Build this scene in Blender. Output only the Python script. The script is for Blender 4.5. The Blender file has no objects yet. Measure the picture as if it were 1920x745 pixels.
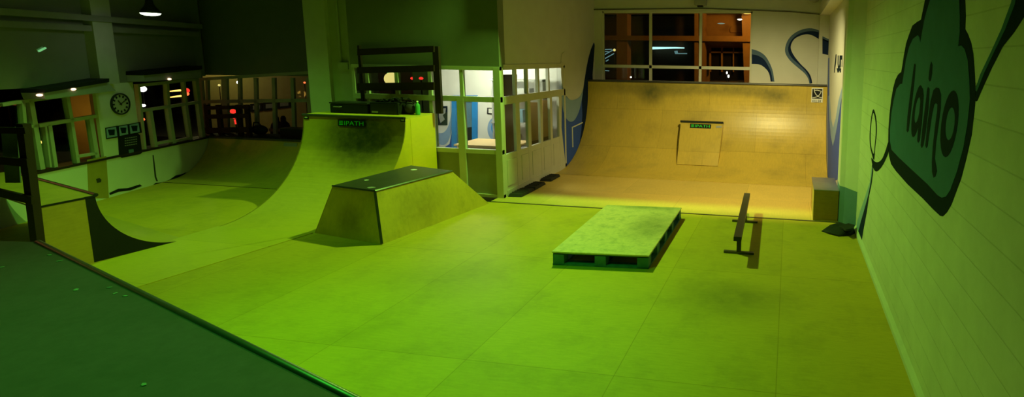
import bpy, bmesh, math, random
from mathutils import Vector, Matrix
random.seed(7)
C = bpy.context.scene.collection
sc = bpy.context.scene
PI = math.pi

# ------------------------------------------------------------------ camera model
F, CX, CY, PITCH, ROLL, YAW = 997.4271, 1325.0145, 242.3865, -0.1334, 0.015, 0.1524
EYE = Vector((0, 0, 2.7))
A_ = Matrix(((1, 0, 0), (0, 0, -1), (0, 1, 0)))
R_CAM = Matrix.Rotation(YAW, 3, 'Z') @ A_ @ Matrix.Rotation(PITCH, 3, 'X') @ Matrix.Rotation(ROLL, 3, 'Z')

def ray(px, py):
    return (R_CAM @ Vector(((px - CX) / F, -(py - CY) / F, -1))).normalized()

class Plane:
    """a real plane of the place: measured points of the photograph are put on it"""
    def __init__(s, p0, n):
        s.p0 = Vector(p0); s.n = Vector(n).normalized()
        if s.n.dot(EYE - s.p0) < 0: s.n = -s.n
        up = Vector((0, 0, 1)) if abs(s.n.z) < .9 else Vector((0, 1, 0))
        s.u = up.cross(s.n).normalized(); s.v = s.n.cross(s.u)
    def __call__(s, px, py, off=0):
        r = ray(px, py); t = (s.p0 + s.n * off - EYE).dot(s.n) / r.dot(s.n)
        return EYE + r * t

def PY(y): return Plane((0, y, 0), (0, 1, 0))
def PX(x): return Plane((x, 0, 0), (1, 0, 0))
def PZ(z): return Plane((0, 0, z), (0, 0, 1))

cam_d = bpy.data.cameras.new('camera'); cam = bpy.data.objects.new('camera', cam_d); C.objects.link(cam)
cam_d.sensor_width = 36; cam_d.sensor_fit = 'HORIZONTAL'; cam_d.lens = 36 * F / 1920
cam_d.shift_x = (960 - CX) / 1920; cam_d.shift_y = (CY - 372.5) / 1920
cam_d.clip_start = .05; cam_d.clip_end = 300
cam.matrix_world = Matrix.Translation(EYE) @ R_CAM.to_4x4()
sc.camera = cam
sc.view_settings.view_transform = 'Standard'; sc.view_settings.look = 'None'
sc.view_settings.gamma = 1; sc.view_settings.use_curve_mapping = False
sc.view_settings.exposure = 0

# ------------------------------------------------------------------ materials
def newmat(name):
    m = bpy.data.materials.new(name); m.use_nodes = True
    nt = m.node_tree; b = nt.nodes['Principled BSDF']
    return m, nt, b
def N(nt, t, **kw):
    n = nt.nodes.new(t)
    for k, v in kw.items():
        if k in n.inputs: n.inputs[k].default_value = v
        else: setattr(n, k, v)
    return n
def plain(name, col, rough=.6, metal=0, noise=.12, scale=6, spec=.3):
    m, nt, b = newmat(name)
    tc = N(nt, 'ShaderNodeTexCoord'); no = N(nt, 'ShaderNodeTexNoise', Scale=scale, Detail=4.0)
    nt.links.new(tc.outputs['Object'], no.inputs['Vector'])
    mx = N(nt, 'ShaderNodeMixRGB'); mx.blend_type = 'MIX'
    mx.inputs[1].default_value = (*[c * (1 - noise) for c in col], 1); mx.inputs[2].default_value = (*[min(1, c * (1 + noise)) for c in col], 1)
    nt.links.new(no.outputs[0], mx.inputs[0]); nt.links.new(mx.outputs[0], b.inputs['Base Color'])
    b.inputs['Roughness'].default_value = rough; b.inputs['Metallic'].default_value = metal
    b.inputs['Specular IOR Level'].default_value = spec
    return m
def ply(name, col, grain=(1, 18, 1), dirt=.35, dirt_scale=1.2, seams=None, rough=.5, dirtcol=(.1, .1, .035), spec=.3, var=.1, patches=()):
    """plywood: stretched grain, wear stains, optional sheet joints (u axis, v axis, u0, v0, length, width);
    patches: worn dirty spots of given centre and radius"""
    m, nt, b = newmat(name); L = nt.links.new
    tc = N(nt, 'ShaderNodeTexCoord')
    mp = N(nt, 'ShaderNodeMapping'); mp.inputs['Scale'].default_value = grain; L(tc.outputs['Object'], mp.inputs[0])
    g = N(nt, 'ShaderNodeTexNoise', Scale=3.0, Detail=6.0, Roughness=.65); L(mp.outputs[0], g.inputs['Vector'])
    mx = N(nt, 'ShaderNodeMixRGB'); L(g.outputs[0], mx.inputs[0])
    mx.inputs[1].default_value = (*[c * (1 - var * 1.6) for c in col], 1); mx.inputs[2].default_value = (*[min(1, c * (1 + var * 1.4)) for c in col], 1)
    last = mx.outputs[0]
    d = N(nt, 'ShaderNodeTexNoise', Scale=dirt_scale, Detail=9.0, Roughness=.72); L(tc.outputs['Object'], d.inputs['Vector'])
    cr = N(nt, 'ShaderNodeMapRange'); cr.inputs[1].default_value = .48; cr.inputs[2].default_value = .78; cr.inputs[3].default_value = 0; cr.inputs[4].default_value = dirt
    L(d.outputs[0], cr.inputs[0])
    m2 = N(nt, 'ShaderNodeMixRGB'); L(cr.outputs[0], m2.inputs[0]); L(last, m2.inputs[1]); m2.inputs[2].default_value = (*dirtcol, 1)
    last = m2.outputs[0]
    for (cx, cy, cz, rx, ry, rz, amt) in patches:
        vm = N(nt, 'ShaderNodeVectorMath', operation='SUBTRACT'); L(tc.outputs['Object'], vm.inputs[0]); vm.inputs[1].default_value = (cx, cy, cz)
        dv = N(nt, 'ShaderNodeVectorMath', operation='DIVIDE'); L(vm.outputs[0], dv.inputs[0]); dv.inputs[1].default_value = (rx, ry, rz)
        ln = N(nt, 'ShaderNodeVectorMath', operation='LENGTH'); L(dv.outputs[0], ln.inputs[0])
        mr = N(nt, 'ShaderNodeMapRange'); mr.interpolation_type = 'SMOOTHSTEP'
        mr.inputs[1].default_value = 1.0; mr.inputs[2].default_value = .1; mr.inputs[3].default_value = 0; mr.inputs[4].default_value = 1
        L(ln.outputs['Value'], mr.inputs[0])
        n2 = N(nt, 'ShaderNodeTexNoise', Scale=7.0, Detail=8.0, Roughness=.7); L(tc.outputs['Object'], n2.inputs['Vector'])
        ml = N(nt, 'ShaderNodeMath', operation='MULTIPLY'); L(mr.outputs[0], ml.inputs[0]); 
        mr2 = N(nt, 'ShaderNodeMapRange'); mr2.inputs[1].default_value = .3; mr2.inputs[2].default_value = .65; mr2.inputs[3].default_value = .55 * amt; mr2.inputs[4].default_value = amt
        L(n2.outputs[0], mr2.inputs[0]); L(mr2.outputs[0], ml.inputs[1])
        m3 = N(nt, 'ShaderNodeMixRGB'); L(ml.outputs[0], m3.inputs[0]); L(last, m3.inputs[1]); m3.inputs[2].default_value = (*dirtcol, 1)
        last = m3.outputs[0]
    if seams:
        ua, va, u0, v0, ul, vl, off = seams
        sx = N(nt, 'ShaderNodeSeparateXYZ'); L(tc.outputs['Object'], sx.inputs[0])
        au = N(nt, 'ShaderNodeMath', operation='SUBTRACT'); L(sx.outputs[ua], au.inputs[0]); au.inputs[1].default_value = u0 - 40 * ul
        av = N(nt, 'ShaderNodeMath', operation='SUBTRACT'); L(sx.outputs[va], av.inputs[0]); av.inputs[1].default_value = v0 - 40 * vl
        cb = N(nt, 'ShaderNodeCombineXYZ'); L(au.outputs[0], cb.inputs[0]); L(av.outputs[0], cb.inputs[1])
        br = N(nt, 'ShaderNodeTexBrick'); L(cb.outputs[0], br.inputs['Vector'])
        br.inputs['Scale'].default_value = 1; br.inputs['Mortar Size'].default_value = .004; br.inputs['Mortar Smooth'].default_value = .3
        br.inputs['Brick Width'].default_value = ul; br.inputs['Row Height'].default_value = vl; br.offset = off; br.inputs['Bias'].default_value = 0
        br.inputs['Color1'].default_value = (.93, .93, .93, 1); br.inputs['Color2'].default_value = (1.06, 1.04, 1, 1); br.inputs['Mortar'].default_value = (.70, .68, .58, 1)
        m4 = N(nt, 'ShaderNodeMixRGB', blend_type='MULTIPLY'); m4.inputs[0].default_value = 1; L(last, m4.inputs[1]); L(br.outputs['Color'], m4.inputs[2])
        last = m4.outputs[0]
    L(last, b.inputs['Base Color']); b.inputs['Roughness'].default_value = rough; b.inputs['Specular IOR Level'].default_value = spec
    return m
def blockwall(name, col, row=.215, width=.86, z0=2.139, ax=1):
    m, nt, b = newmat(name); L = nt.links.new
    tc = N(nt, 'ShaderNodeTexCoord'); sx = N(nt, 'ShaderNodeSeparateXYZ'); L(tc.outputs['Object'], sx.inputs[0])
    au = N(nt, 'ShaderNodeMath', operation='ADD'); L(sx.outputs[ax], au.inputs[0]); au.inputs[1].default_value = 50
    av = N(nt, 'ShaderNodeMath', operation='ADD'); L(sx.outputs[2], av.inputs[0]); av.inputs[1].default_value = -z0 + 40 * row
    cb = N(nt, 'ShaderNodeCombineXYZ'); L(au.outputs[0], cb.inputs[0]); L(av.outputs[0], cb.inputs[1])
    br = N(nt, 'ShaderNodeTexBrick'); L(cb.outputs[0], br.inputs['Vector'])
    br.inputs['Scale'].default_value = 1; br.inputs['Mortar Size'].default_value = .006; br.inputs['Mortar Smooth'].default_value = .6
    br.inputs['Brick Width'].default_value = 60; br.inputs['Row Height'].default_value = row
    br.inputs['Color1'].default_value = (*col, 1); br.inputs['Color2'].default_value = (*[c * .96 for c in col], 1); br.inputs['Mortar'].default_value = (*[c * .80 for c in col], 1)
    no = N(nt, 'ShaderNodeTexNoise', Scale=3.0, Detail=8.0, Roughness=.7); L(tc.outputs['Object'], no.inputs['Vector'])
    mr = N(nt, 'ShaderNodeMapRange'); mr.inputs[3].default_value = .78; mr.inputs[4].default_value = 1.15; L(no.outputs[0], mr.inputs[0])
    mu = N(nt, 'ShaderNodeMixRGB', blend_type='MULTIPLY'); mu.inputs[0].default_value = 1; L(br.outputs['Color'], mu.inputs[1]); L(mr.outputs[0], mu.inputs[2])
    L(mu.outputs[0], b.inputs['Base Color'])
    bp = N(nt, 'ShaderNodeBump', Strength=.35, Distance=.006, invert=True); L(br.outputs['Fac'], bp.inputs['Height']); L(bp.outputs[0], b.inputs['Normal'])
    b.inputs['Roughness'].default_value = .75; b.inputs['Specular IOR Level'].default_value = .2
    return m
def emit(name, col, s):
    m, nt, b = newmat(name)
    b.inputs['Base Color'].default_value = (*[min(1, c) * .5 for c in col], 1)
    b.inputs['Emission Color'].default_value = (*col, 1); b.inputs['Emission Strength'].default_value = s
    return m
def glassmat(name, tint=(.9, .95, .92)):
    m, nt, b = newmat(name); nt.nodes.remove(b); L = nt.links.new
    o = nt.nodes['Material Output']; t = N(nt, 'ShaderNodeBsdfTransparent'); t.inputs[0].default_value = (*tint, 1)
    g = N(nt, 'ShaderNodeBsdfGlossy'); g.inputs['Roughness'].default_value = .03
    lw = N(nt, 'ShaderNodeLayerWeight', Blend=.5); pw = N(nt, 'ShaderNodeMath', operation='POWER'); pw.inputs[1].default_value = 5
    L(lw.outputs['Facing'], pw.inputs[0]); fr = N(nt, 'ShaderNodeMath', operation='MULTIPLY_ADD'); L(pw.outputs[0], fr.inputs[0]); fr.inputs[1].default_value = .5; fr.inputs[2].default_value = .025
    mx = N(nt, 'ShaderNodeMixShader')
    L(fr.outputs[0], mx.inputs[0]); L(t.outputs[0], mx.inputs[1]); L(g.outputs[0], mx.inputs[2]); L(mx.outputs[0], o.inputs['Surface'])
    return m

PLY = (.58, .40, .04)
M = {}
M['floor'] = ply('plywood_floor', PLY, grain=(2, 14, 2), rough=.6, spec=.15, dirt=.34, dirt_scale=1.6, seams=(1, 0, 6.44, -1.39, 2.39, 1.37, 0), var=.12,
                 patches=((-.6, 5.7, 0, 1.0, .7, .3, .5), (-4.2, 5.6, 0, 1.3, .8, .3, .25), (-2.2, 8.6, 0, .9, .25, .3, .3)))
M['rearfloor'] = ply('plywood_rear_floor', (.62, .45, .10), grain=(14, 2, 2), dirt=.16, dirt_scale=1.5, seams=(0, 1, -2.0, 10.02, 2.44, 1.22, .5), var=.12)
M['rearramp'] = ply('plywood_rear_ramp', (.57, .415, .065), grain=(14, 2, 2), rough=.36, spec=.5, dirt=.42, dirt_scale=1.3, seams=(0, 2, -2.0, .44, 2.44, .9, .5), var=.14,
                    patches=((-3.55, 13.4, 1.75, .5, .5, .42, .9), (-1.0, 13.4, 1.9, 1.8, .6, .26, .7), (-3.2, 13.4, 1.9, 3.0, .6, .3, .7), (-.3, 13.4, 1.75, .6, .5, .3, .7), (.3, 13.4, 1.4, .5, .5, .9, .3)))
M['bigramp'] = ply('plywood_worn_ramp', (.62, .44, .05), grain=(2, 14, 2), dirt=.25, dirt_scale=1.4, var=.1, dirtcol=(.05, .05, .02),
                   patches=((-7.45, 8.3, 1.3, 1.15, 2.2, .9, .95), (-7.4, 8.3, 1.2, 1.05, 2.2, .8, .8)))
M['sheet'] = ply('plywood_sheet_light', (.64, .48, .045), grain=(2, 14, 2), dirt=.2, dirt_scale=1.3, var=.1, seams=(1, 0, 6.1, -8.65, 1.3, 3, 0))
M['miniramp'] = ply('plywood_mini_ramp', (.5, .36, .05), grain=(14, 2, 2), dirt=.4, dirt_scale=1.2, var=.13)
M['panel'] = ply('plywood_panel', (.48, .32, .05), grain=(2, 2, 14), dirt=.35, dirt_scale=1.8, var=.12)
M['yellow'] = ply('yellow_panel', (.80, .55, .02), grain=(2, 2, 8), dirt=.12, dirt_scale=2, var=.05)
M['funbox'] = ply('scuffed_plywood', (.62, .44, .05), grain=(6, 6, 2), dirt=.42, dirt_scale=2.4, var=.12, dirtcol=(.08, .08, .02),
                  patches=((-5.62, 7.35, .4, .5, .8, .5, .35), (-6.3, 6.62, .3, .35, .4, .3, .6)))
M['pallettop'] = ply('worn_board', (.80, .58, .34), grain=(7, 7, 2), dirt=.6, dirt_scale=5.5, var=.16, dirtcol=(.1, .12, .06),
                     patches=((-1.95, 7.5, .2, .5, .9, .3, .55), (-2.3, 8.5, .2, 1.0, .3, .3, .5)))
M['deck'] = ply('dark_deck', (.085, .058, .085), grain=(5, 5, 5), dirt=.5, dirt_scale=2.2, rough=.55, var=.2, dirtcol=(.03, .035, .03))
M['black'] = plain('black_paint', (.008, .008, .008), .7, noise=.3)
M['blackmetal'] = plain('black_steel', (.03, .032, .034), .38, .4, noise=.2, spec=.5)
M['steel'] = plain('worn_steel', (.35, .36, .36), .35, .85, noise=.2)
M['darksteel'] = plain('dark_steel', (.10, .10, .10), .4, .7, noise=.25)
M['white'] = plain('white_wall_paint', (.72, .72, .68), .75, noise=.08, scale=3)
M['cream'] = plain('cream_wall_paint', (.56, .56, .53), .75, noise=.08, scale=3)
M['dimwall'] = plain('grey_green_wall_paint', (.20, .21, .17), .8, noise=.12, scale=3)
M['block'] = blockwall('painted_block_wall', (.64, .62, .50))
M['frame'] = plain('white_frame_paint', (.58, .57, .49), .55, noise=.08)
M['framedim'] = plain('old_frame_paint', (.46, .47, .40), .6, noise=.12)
M['grey'] = plain('grey_paint', (.30, .31, .30), .6)
M['rubber'] = plain('black_rubber', (.022, .024, .02), .75, noise=.3, scale=20)
M['darkwood'] = plain('dark_stained_timber', (.030, .014, .009), .6, noise=.35)
M['navy'] = plain('navy_mural_paint', (.010, .022, .07), .85, noise=.1, spec=.06)
M['mblue'] = plain('blue_mural_paint', (.03, .09, .50), .6, noise=.1)
M['lblue'] = plain('light_blue_mural_paint', (.24, .37, .60), .6, noise=.1)
M['swirl'] = plain('steel_blue_mural_paint', (.06, .11, .20), .6, noise=.1)
M['teal'] = plain('teal_mural_paint', (.10, .20, .27), .6, noise=.1)
M['cloudfill'] = plain('slate_mural_paint', (.05, .14, .22), .85, noise=.1, spec=.06)
M['cloudline'] = plain('dark_mural_line', (.008, .018, .030), .9, noise=.1, spec=.04)
M['bluepallet'] = plain('blue_pallet_paint', (.06, .18, .24), .7, noise=.4, scale=12)
M['olive'] = plain('bare_board', (.40, .30, .05), .7, noise=.15)
M['glass'] = glassmat('window_glass')
M['ceil'] = plain('dark_ceiling', (.22, .22, .2), .8)
M['greensticker'] = plain('green_sticker', (.03, .62, .05), .5, noise=.05)
M['blacksticker'] = plain('black_sticker', (.012, .012, .012), .4, noise=.05)
M['whitesticker'] = plain('white_sticker', (.75, .75, .72), .5, noise=.05)
M['brown'] = ply('brown_board', (.30, .17, .05), grain=(2, 2, 10), dirt=.3)
M['tablewood'] = ply('counter_wood', (.62, .45, .22), grain=(2, 10, 2), dirt=.2)
M['doorblue'] = plain('blue_door_paint', (.02, .22, .60), .5)
M['orange'] = plain('orange_render', (.70, .50, .2), .8)
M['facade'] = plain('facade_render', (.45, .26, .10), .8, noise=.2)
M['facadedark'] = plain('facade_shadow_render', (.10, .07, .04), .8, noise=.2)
M['asphalt'] = plain('asphalt', (.05, .05, .05), .8)
M['bulb'] = emit('lamp_green_white', (.82, 1.0, .72), 9)
M['streak'] = emit('streak_glow', (.3, .9, .35), .5)
M['warm'] = emit('warm_downlight', (1, .62, .36), 3.2)
M['sodium'] = emit('sodium_lamp', (1, .50, .10), 3)
M['whitelamp'] = emit('white_lamp', (1, .92, .85), 4)
M['red'] = emit('red_lamp', (1, .03, .02), 1.6)
M['redorange'] = emit('red_orange_lamp', (1, .14, .04), 2.2)
M['greenlamp'] = emit('green_lamp', (.04, .85, .22), .9)
M['globe'] = emit('globe_lamp', (1, .78, .24), .95)
M['shop'] = emit('shop_tube', (.55, .95, .95), 1.3)
M['shopdim'] = emit('shop_glow', (.4, .75, .8), .3)
M['cloth'] = plain('dark_clothing', (.05, .04, .06), .8)
M['skin'] = plain('skin', (.45, .28, .2), .6)
M['greygreen'] = plain('grey_sheet', (.16, .22, .22), .7, noise=.3, scale=9)
M['paper'] = plain('paper', (.6, .6, .56), .7)
M['greenobj'] = plain('green_plastic', (.08, .40, .12), .4)

# ------------------------------------------------------------------ mesh helpers
class MB:
    def __init__(s): s.bm = bmesh.new()
    def hexa(s, p):
        v = [s.bm.verts.new(q) for q in p]
        for f in ((0, 3, 2, 1), (4, 5, 6, 7), (0, 1, 5, 4), (1, 2, 6, 5), (2, 3, 7, 6), (3, 0, 4, 7)): s.bm.faces.new([v[i] for i in f])
        return s
    def box(s, x0, x1, y0, y1, z0, z1):
        return s.hexa([(x0, y0, z0), (x1, y0, z0), (x1, y1, z0), (x0, y1, z0), (x0, y0, z1), (x1, y0, z1), (x1, y1, z1), (x0, y1, z1)])
    def bar(s, a, b, w, d, n):
        """rectangular bar from a to b, w wide across, d deep along n (centred)"""
        a = Vector(a); b = Vector(b); n = Vector(n).normalized(); t = (b - a).normalized(); n = (n - t * n.dot(t)).normalized()
        q = t.cross(n) * w / 2; k = n * d / 2
        return s.hexa([a - q - k, a + q - k, a + q + k, a - q + k, b - q - k, b + q - k, b + q + k, b - q + k])
    def prism(s, pts, vec):
        """closed polygon (any shape) pushed along vec"""
        vec = Vector(vec); pts = [Vector(p) for p in pts]
        lo = [s.bm.verts.new(p) for p in pts]; hi = [s.bm.verts.new(p + vec) for p in pts]; n = len(pts)
        fs = [s.bm.faces.new(lo[::-1]), s.bm.faces.new(hi)]
        for i in range(n): s.bm.faces.new((lo[i], lo[(i + 1) % n], hi[(i + 1) % n], hi[i]))
        for f in fs: f.normal_update()
        bmesh.ops.triangulate(s.bm, faces=fs)
        return s
    def tube(s, pts, r, seg=10, cap=True):
        pts = [Vector(p) for p in pts]; rings = []
        rs = r if isinstance(r, (list, tuple)) else [r] * len(pts)
        for i, p in enumerate(pts):
            t = (pts[min(i + 1, len(pts) - 1)] - pts[max(i - 1, 0)]).normalized()
            a = t.orthogonal().normalized() if i == 0 else (a - t * a.dot(t)).normalized()
            b = t.cross(a)
            rings.append([s.bm.verts.new(p + (a * math.cos(2 * PI * k / seg) + b * math.sin(2 * PI * k / seg)) * rs[i]) for k in range(seg)])
        for i in range(len(rings) - 1):
            for k in range(seg): s.bm.faces.new((rings[i][k], rings[i][(k + 1) % seg], rings[i + 1][(k + 1) % seg], rings[i + 1][k]))
        if cap:
            s.bm.faces.new(rings[0][::-1]); s.bm.faces.new(rings[-1])
        return s
    def lathe(s, prof, c, seg=28):
        c = Vector(c); rings = []
        for r, z in prof:
            rings.append([s.bm.verts.new(c + Vector((max(r, 1e-4) * math.cos(2 * PI * k / seg), max(r, 1e-4) * math.sin(2 * PI * k / seg), z))) for k in range(seg)])
        for i in range(len(rings) - 1):
            for k in range(seg): s.bm.faces.new((rings[i][k], rings[i][(k + 1) % seg], rings[i + 1][(k + 1) % seg], rings[i + 1][k]))
        return s
    def ball(s, c, r, sx=1, sy=1, sz=1):
        m = Matrix.Translation(c) @ Matrix.Diagonal((sx, sy, sz, 1))
        bmesh.ops.create_icosphere(s.bm, subdivisions=3, radius=r, matrix=m); return s
    def build(s, name, mat, parent=None, smooth=False, bevel=0):
        bmesh.ops.recalc_face_normals(s.bm, faces=s.bm.faces)
        me = bpy.data.meshes.new(name); s.bm.to_mesh(me); s.bm.free()
        o = bpy.data.objects.new(name, me); C.objects.link(o)
        me.materials.append(M[mat] if isinstance(mat, str) else mat)
        if smooth:
            for p in me.polygons: p.use_smooth = True
        if bevel:
            md = o.modifiers.new('bevel', 'BEVEL'); md.width = bevel; md.segments = 2; md.limit_method = 'ANGLE'; md.angle_limit = .7
        if parent:
            o.parent = parent
            o.matrix_parent_inverse = Matrix.Translation(-Vector(parent.location))
        return o
def tag(o, label, cat, group=None):
    o['label'] = label; o['category'] = cat
    if group: o['group'] = group
    return o
def thing(name, label, cat, loc=(0, 0, 0), group=None):
    o = bpy.data.objects.new(name, None); C.objects.link(o); o.location = loc; o.empty_display_size = .1
    return tag(o, label, cat, group)
def struct(o):
    o['kind'] = 'structure'; return o
def shell(name, loc=(0, 0, 0)):
    o = bpy.data.objects.new(name, None); C.objects.link(o); o.location = loc; o.empty_display_size = .1
    return struct(o)
def poly(pl, pts, off=0., th=.003):
    return MB().prism([pl(x, y, off) for x, y in pts], pl.n * th)
def spline(pts, n=6, closed=True):
    """smooth curve through the points (Catmull-Rom)"""
    out = []; k = len(pts)
    for i in range(k if closed else k - 1):
        p = [pts[(i + j) % k] if closed else pts[min(max(i + j, 0), k - 1)] for j in (-1, 0, 1, 2)]
        for t in range(n):
            u = t / n
            out.append(tuple(.5 * ((2 * p[1][c]) + (-p[0][c] + p[2][c]) * u + (2 * p[0][c] - 5 * p[1][c] + 4 * p[2][c] - p[3][c]) * u * u + (-p[0][c] + 3 * p[1][c] - 3 * p[2][c] + p[3][c]) * u ** 3) for c in (0, 1)))
    if not closed: out.append(tuple(pts[-1]))
    return out
def text(name, s, o, u, v, w, h, mat, parent, th=.002):
    """lettering as a mesh: lower left corner o, along u (w long), up v (h high)"""
    cu = bpy.data.curves.new(name, 'FONT'); cu.body = s; cu.extrude = .0; t = bpy.data.objects.new(name, cu); C.objects.link(t)
    bpy.context.view_layer.update()
    me = bpy.data.meshes.new_from_object(t.evaluated_get(bpy.context.evaluated_depsgraph_get()))
    bpy.data.objects.remove(t); bpy.data.curves.remove(cu)
    xs = [q.co.x for q in me.vertices]; ys = [q.co.y for q in me.vertices]; x0, x1, y0, y1 = min(xs), max(xs), min(ys), max(ys)
    bm = bmesh.new(); bm.from_mesh(me); bpy.data.meshes.remove(me)
    u = Vector(u).normalized(); v = Vector(v).normalized(); n = u.cross(v); o = Vector(o)
    for q in bm.verts: q.co = o + u * ((q.co.x - x0) / (x1 - x0) * w) + v * ((q.co.y - y0) / (y1 - y0) * h) + n * th
    mb = MB(); mb.bm.free(); mb.bm = bm
    return mb.build(name, mat, parent)

# ================================================================== THE SETTING
XR, XRR, XL, YD, YB, ZC = 1.13, .94, -5.27, 9.13, 14.0, 6.7
struct(MB().box(-13.6, 1.3, -2.5, 8.83, -.12, 0).build('floor', 'floor'))
struct(MB().box(-5.4, 1.2, 8.87, YB, -.12, 0).build('floor', 'rearfloor'))
struct(MB().box(-5.6, .95, 8.83, 8.87, -.1, .006).build('trim_1', 'darksteel'))
struct(MB().box(-14.5, 1.4, -2.5, YD + .2, ZC, ZC + .15).build('ceiling', 'ceil'))
struct(MB().box(-5.5, 1.3, YD + .2, YB + .2, 5.2, 5.35).build('ceiling', 'ceil'))
struct(MB().box(XR, XR + .25, -2.5, 9.0, 0, ZC).build('wall_right', 'block'))
struct(MB().prism([(XR, -2.5, 0), (XR - .03, -2.5, 0), (XR - .03, -2.5, .05), (XR, -2.5, .10)], (0, 10.98, 0)).build('baseboard_right', 'block'))
# splayed pier between the two halves of the right wall
pier = [(.89, 9.3, 0), (.89, 8.90, 0), (.965, 8.82, 0), (XR + .01, 8.50, 0), (XR + .01, 9.3, 0)]
struct(MB().prism([(x, y, .62) for x, y, z in pier], (0, 0, ZC - .62)).build('wall_pier', 'frame'))
struct(MB().prism([(x, y, 0) for x, y, z in pier], (0, 0, .62)).build('wall_pier', 'teal'))
struct(MB().box(XRR, XR + .25, 9.3, YB + .2, 0, 5.3).build('wall_right_rear', 'cream'))
struct(MB().box(.70, XRR, 9.3, YB, 3.80, 4.1).build('trim_2', 'cream'))
struct(MB().box(.70, XRR, 13.82, YB, 0, 3.80).build('trim_3', 'cream'))
# back wall with its window opening
PB = PY(YB)
wx0, wz1 = PB(1128, 21).x, PB(1128, 21).z; wx1, wz0 = PB(1408, 149).x, 2.02
mb = MB(); mb.box(XL - .2, wx0, YB, YB + .2, 0, 5.3); mb.box(wx1, XRR + .1, YB, YB + .2, 0, 5.3)
mb.box(wx0, wx1, YB, YB + .2, wz1, 5.3); mb.box(wx0, wx1, YB, YB + .2, 0, wz0)
struct(mb.build('wall_back', 'cream'))
w = shell('window_1', ((wx0 + wx1) / 2, YB, wz0))
m1, m2, zb = PB(1219, 80).x, PB(1313, 80).x, PB(1312, 127).z
mb = MB(); t = .045
mb.box(wx0, wx0 + t, YB + .04, YB + .1, wz0, wz1); mb.box(wx1 - t, wx1, YB + .04, YB + .1, wz0, wz1)
mb.box(wx0, wx1, YB + .04, YB + .1, wz1 - t, wz1); mb.box(wx0, wx1, YB + .04, YB + .1, wz0, wz0 + t)
for x in (m1, m2): mb.box(x - .035, x + .035, YB + .03, YB + .1, wz0, wz1)
mb.box(wx0, wx1, YB + .03, YB + .1, zb - .04, zb + .04)
mb.build('window_frame', 'frame', w)
for a, b in ((wx0 + t, m1 - .035), (m1 + .035, m2 - .035), (m2 + .035, wx1 - t)):
    MB().box(a, b, YB + .065, YB + .072, wz0 + t, zb - .04).build('pane', 'glass', w)
    MB().box(a, b, YB + .065, YB + .072, zb + .04, wz1 - t).build('pane', 'glass', w)
# conduit along the back wall above the window
tag(MB().tube([PB(1112, 18, .02), PB(1320, 16, .02), PB(1480, 22, .02), PB(1537, 27, .02)], .012).build('conduit_pipe', 'darksteel'),
    'thin dark conduit pipe running along the rear wall above the big window', 'pipe')
# left wall of the rear bay
struct(MB().box(XL - .2, XL, 12.0, YB + .2, 0, 5.3).build('wall_left_rear', 'cream'))
struct(MB().box(XL - .2, XL, YD + .2, 12.0, 2.50, 5.3).build('wall_left_rear', 'cream'))
# wall over the glazed office, and the lintel over the opening to the rear bay
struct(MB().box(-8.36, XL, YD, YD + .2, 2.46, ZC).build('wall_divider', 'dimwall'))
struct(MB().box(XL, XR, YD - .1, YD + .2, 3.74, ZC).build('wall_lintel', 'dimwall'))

# ---- glazed office: front partition on Y = 9.13 ---------------------------------
PF = PY(YD)
fz0, fzm, fzs, fzt = 0.0, 1.88, PF(890, 283).z, 2.46
w = shell('window_2', (-6.8, YD, 0))
fx = [-8.34, PF(688, 150).x, PF(743, 150).x, PF(806, 160).x, PF(865, 160).x, XL]
mb = MB()
for x in fx[1:5]: mb.box(x - .035, x + .035, YD, YD + .07, 0, fzt)
mb.box(XL - .13, XL, YD - .01, YD + .12, 0, fzt); mb.box(fx[0], fx[0] + .06, YD, YD + .07, 0, fzt)
mb.box(fx[0], XL, YD - .005, YD + .075, fzt - .05, fzt + .02)
mb.box(fx[0], XL, YD - .005, YD + .075, fzm - .06, fzm + .04)
mb.box(fx[0], XL, YD - .005, YD + .075, fzs - .05, fzs + .03)
mb.box(fx[0], XL, YD - .005, YD + .075, 0, .06)
mb.box(PF(865, 240).x - .07, PF(865, 240).x + .07, YD - .008, YD + .07, 0, fzm)
mb.build('partition_frame', 'frame', w)
for i in range(5):
    a, b = fx[i], fx[i + 1]
    MB().box(a + .03, b - .03, YD + .02, YD + .05, .05, fzs - .04).build('lower_panel', 'grey', w)
    MB().box(a + .03, b - .03, YD + .033, YD + .04, fzs + .02, fzm - .05).build('pane', 'glass', w)
    MB().box(a + .03, b - .03, YD + .033, YD + .04, fzm + .03, fzt - .04).build('pane', 'glass', w)
# ---- glazed office: side partition on X = -5.27 ---------------------------------
PS = PX(XL)
w = shell('window_3', (XL, 10.6, 0))
def sp(px, py): return PS(px, py)
mb = MB(); nx = (1, 0, 0); ends = (YD + .12, 12.0)
zt = 2.47; zm = 1.89
uy = [sp(p, 150).y for p in (967, 988.5, 1009.5, 1029)]
mb.box(XL - .07, XL + .01, 11.93, 12.0, 0, zt)
mb.box(XL - .07, XL + .01, ends[0], ends[1], zt - .05, zt + .05)
mb.box(XL - .07, XL + .01, ends[0], ends[1], zm - .12, zm + .03)
mb.box(XL - .07, XL + .01, ends[0], ends[1], 0, .12)
for y in uy: mb.box(XL - .06, XL + .005, y - .03, y + .03, zm, zt)
mb.build('partition_frame', 'frame', w)
ly = [(sp(947.5, 240).y, sp(968, 240).y), (sp(975.5, 240).y, sp(990.5, 240).y), (sp(996, 240).y, sp(1014, 240).y), (sp(1018, 240).y, sp(1032.5, 240).y), (sp(1036, 230).y, sp(1049, 230).y)]
sill = .82
mb = MB(); prev = ends[0]
for a, b in ly:
    mb.box(XL - .06, XL, prev, a, .1, zm - .1); prev = b
mb.box(XL - .06, XL, prev, ends[1], .1, zm - .1)
mb.build('door_stile', 'frame', w)
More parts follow.
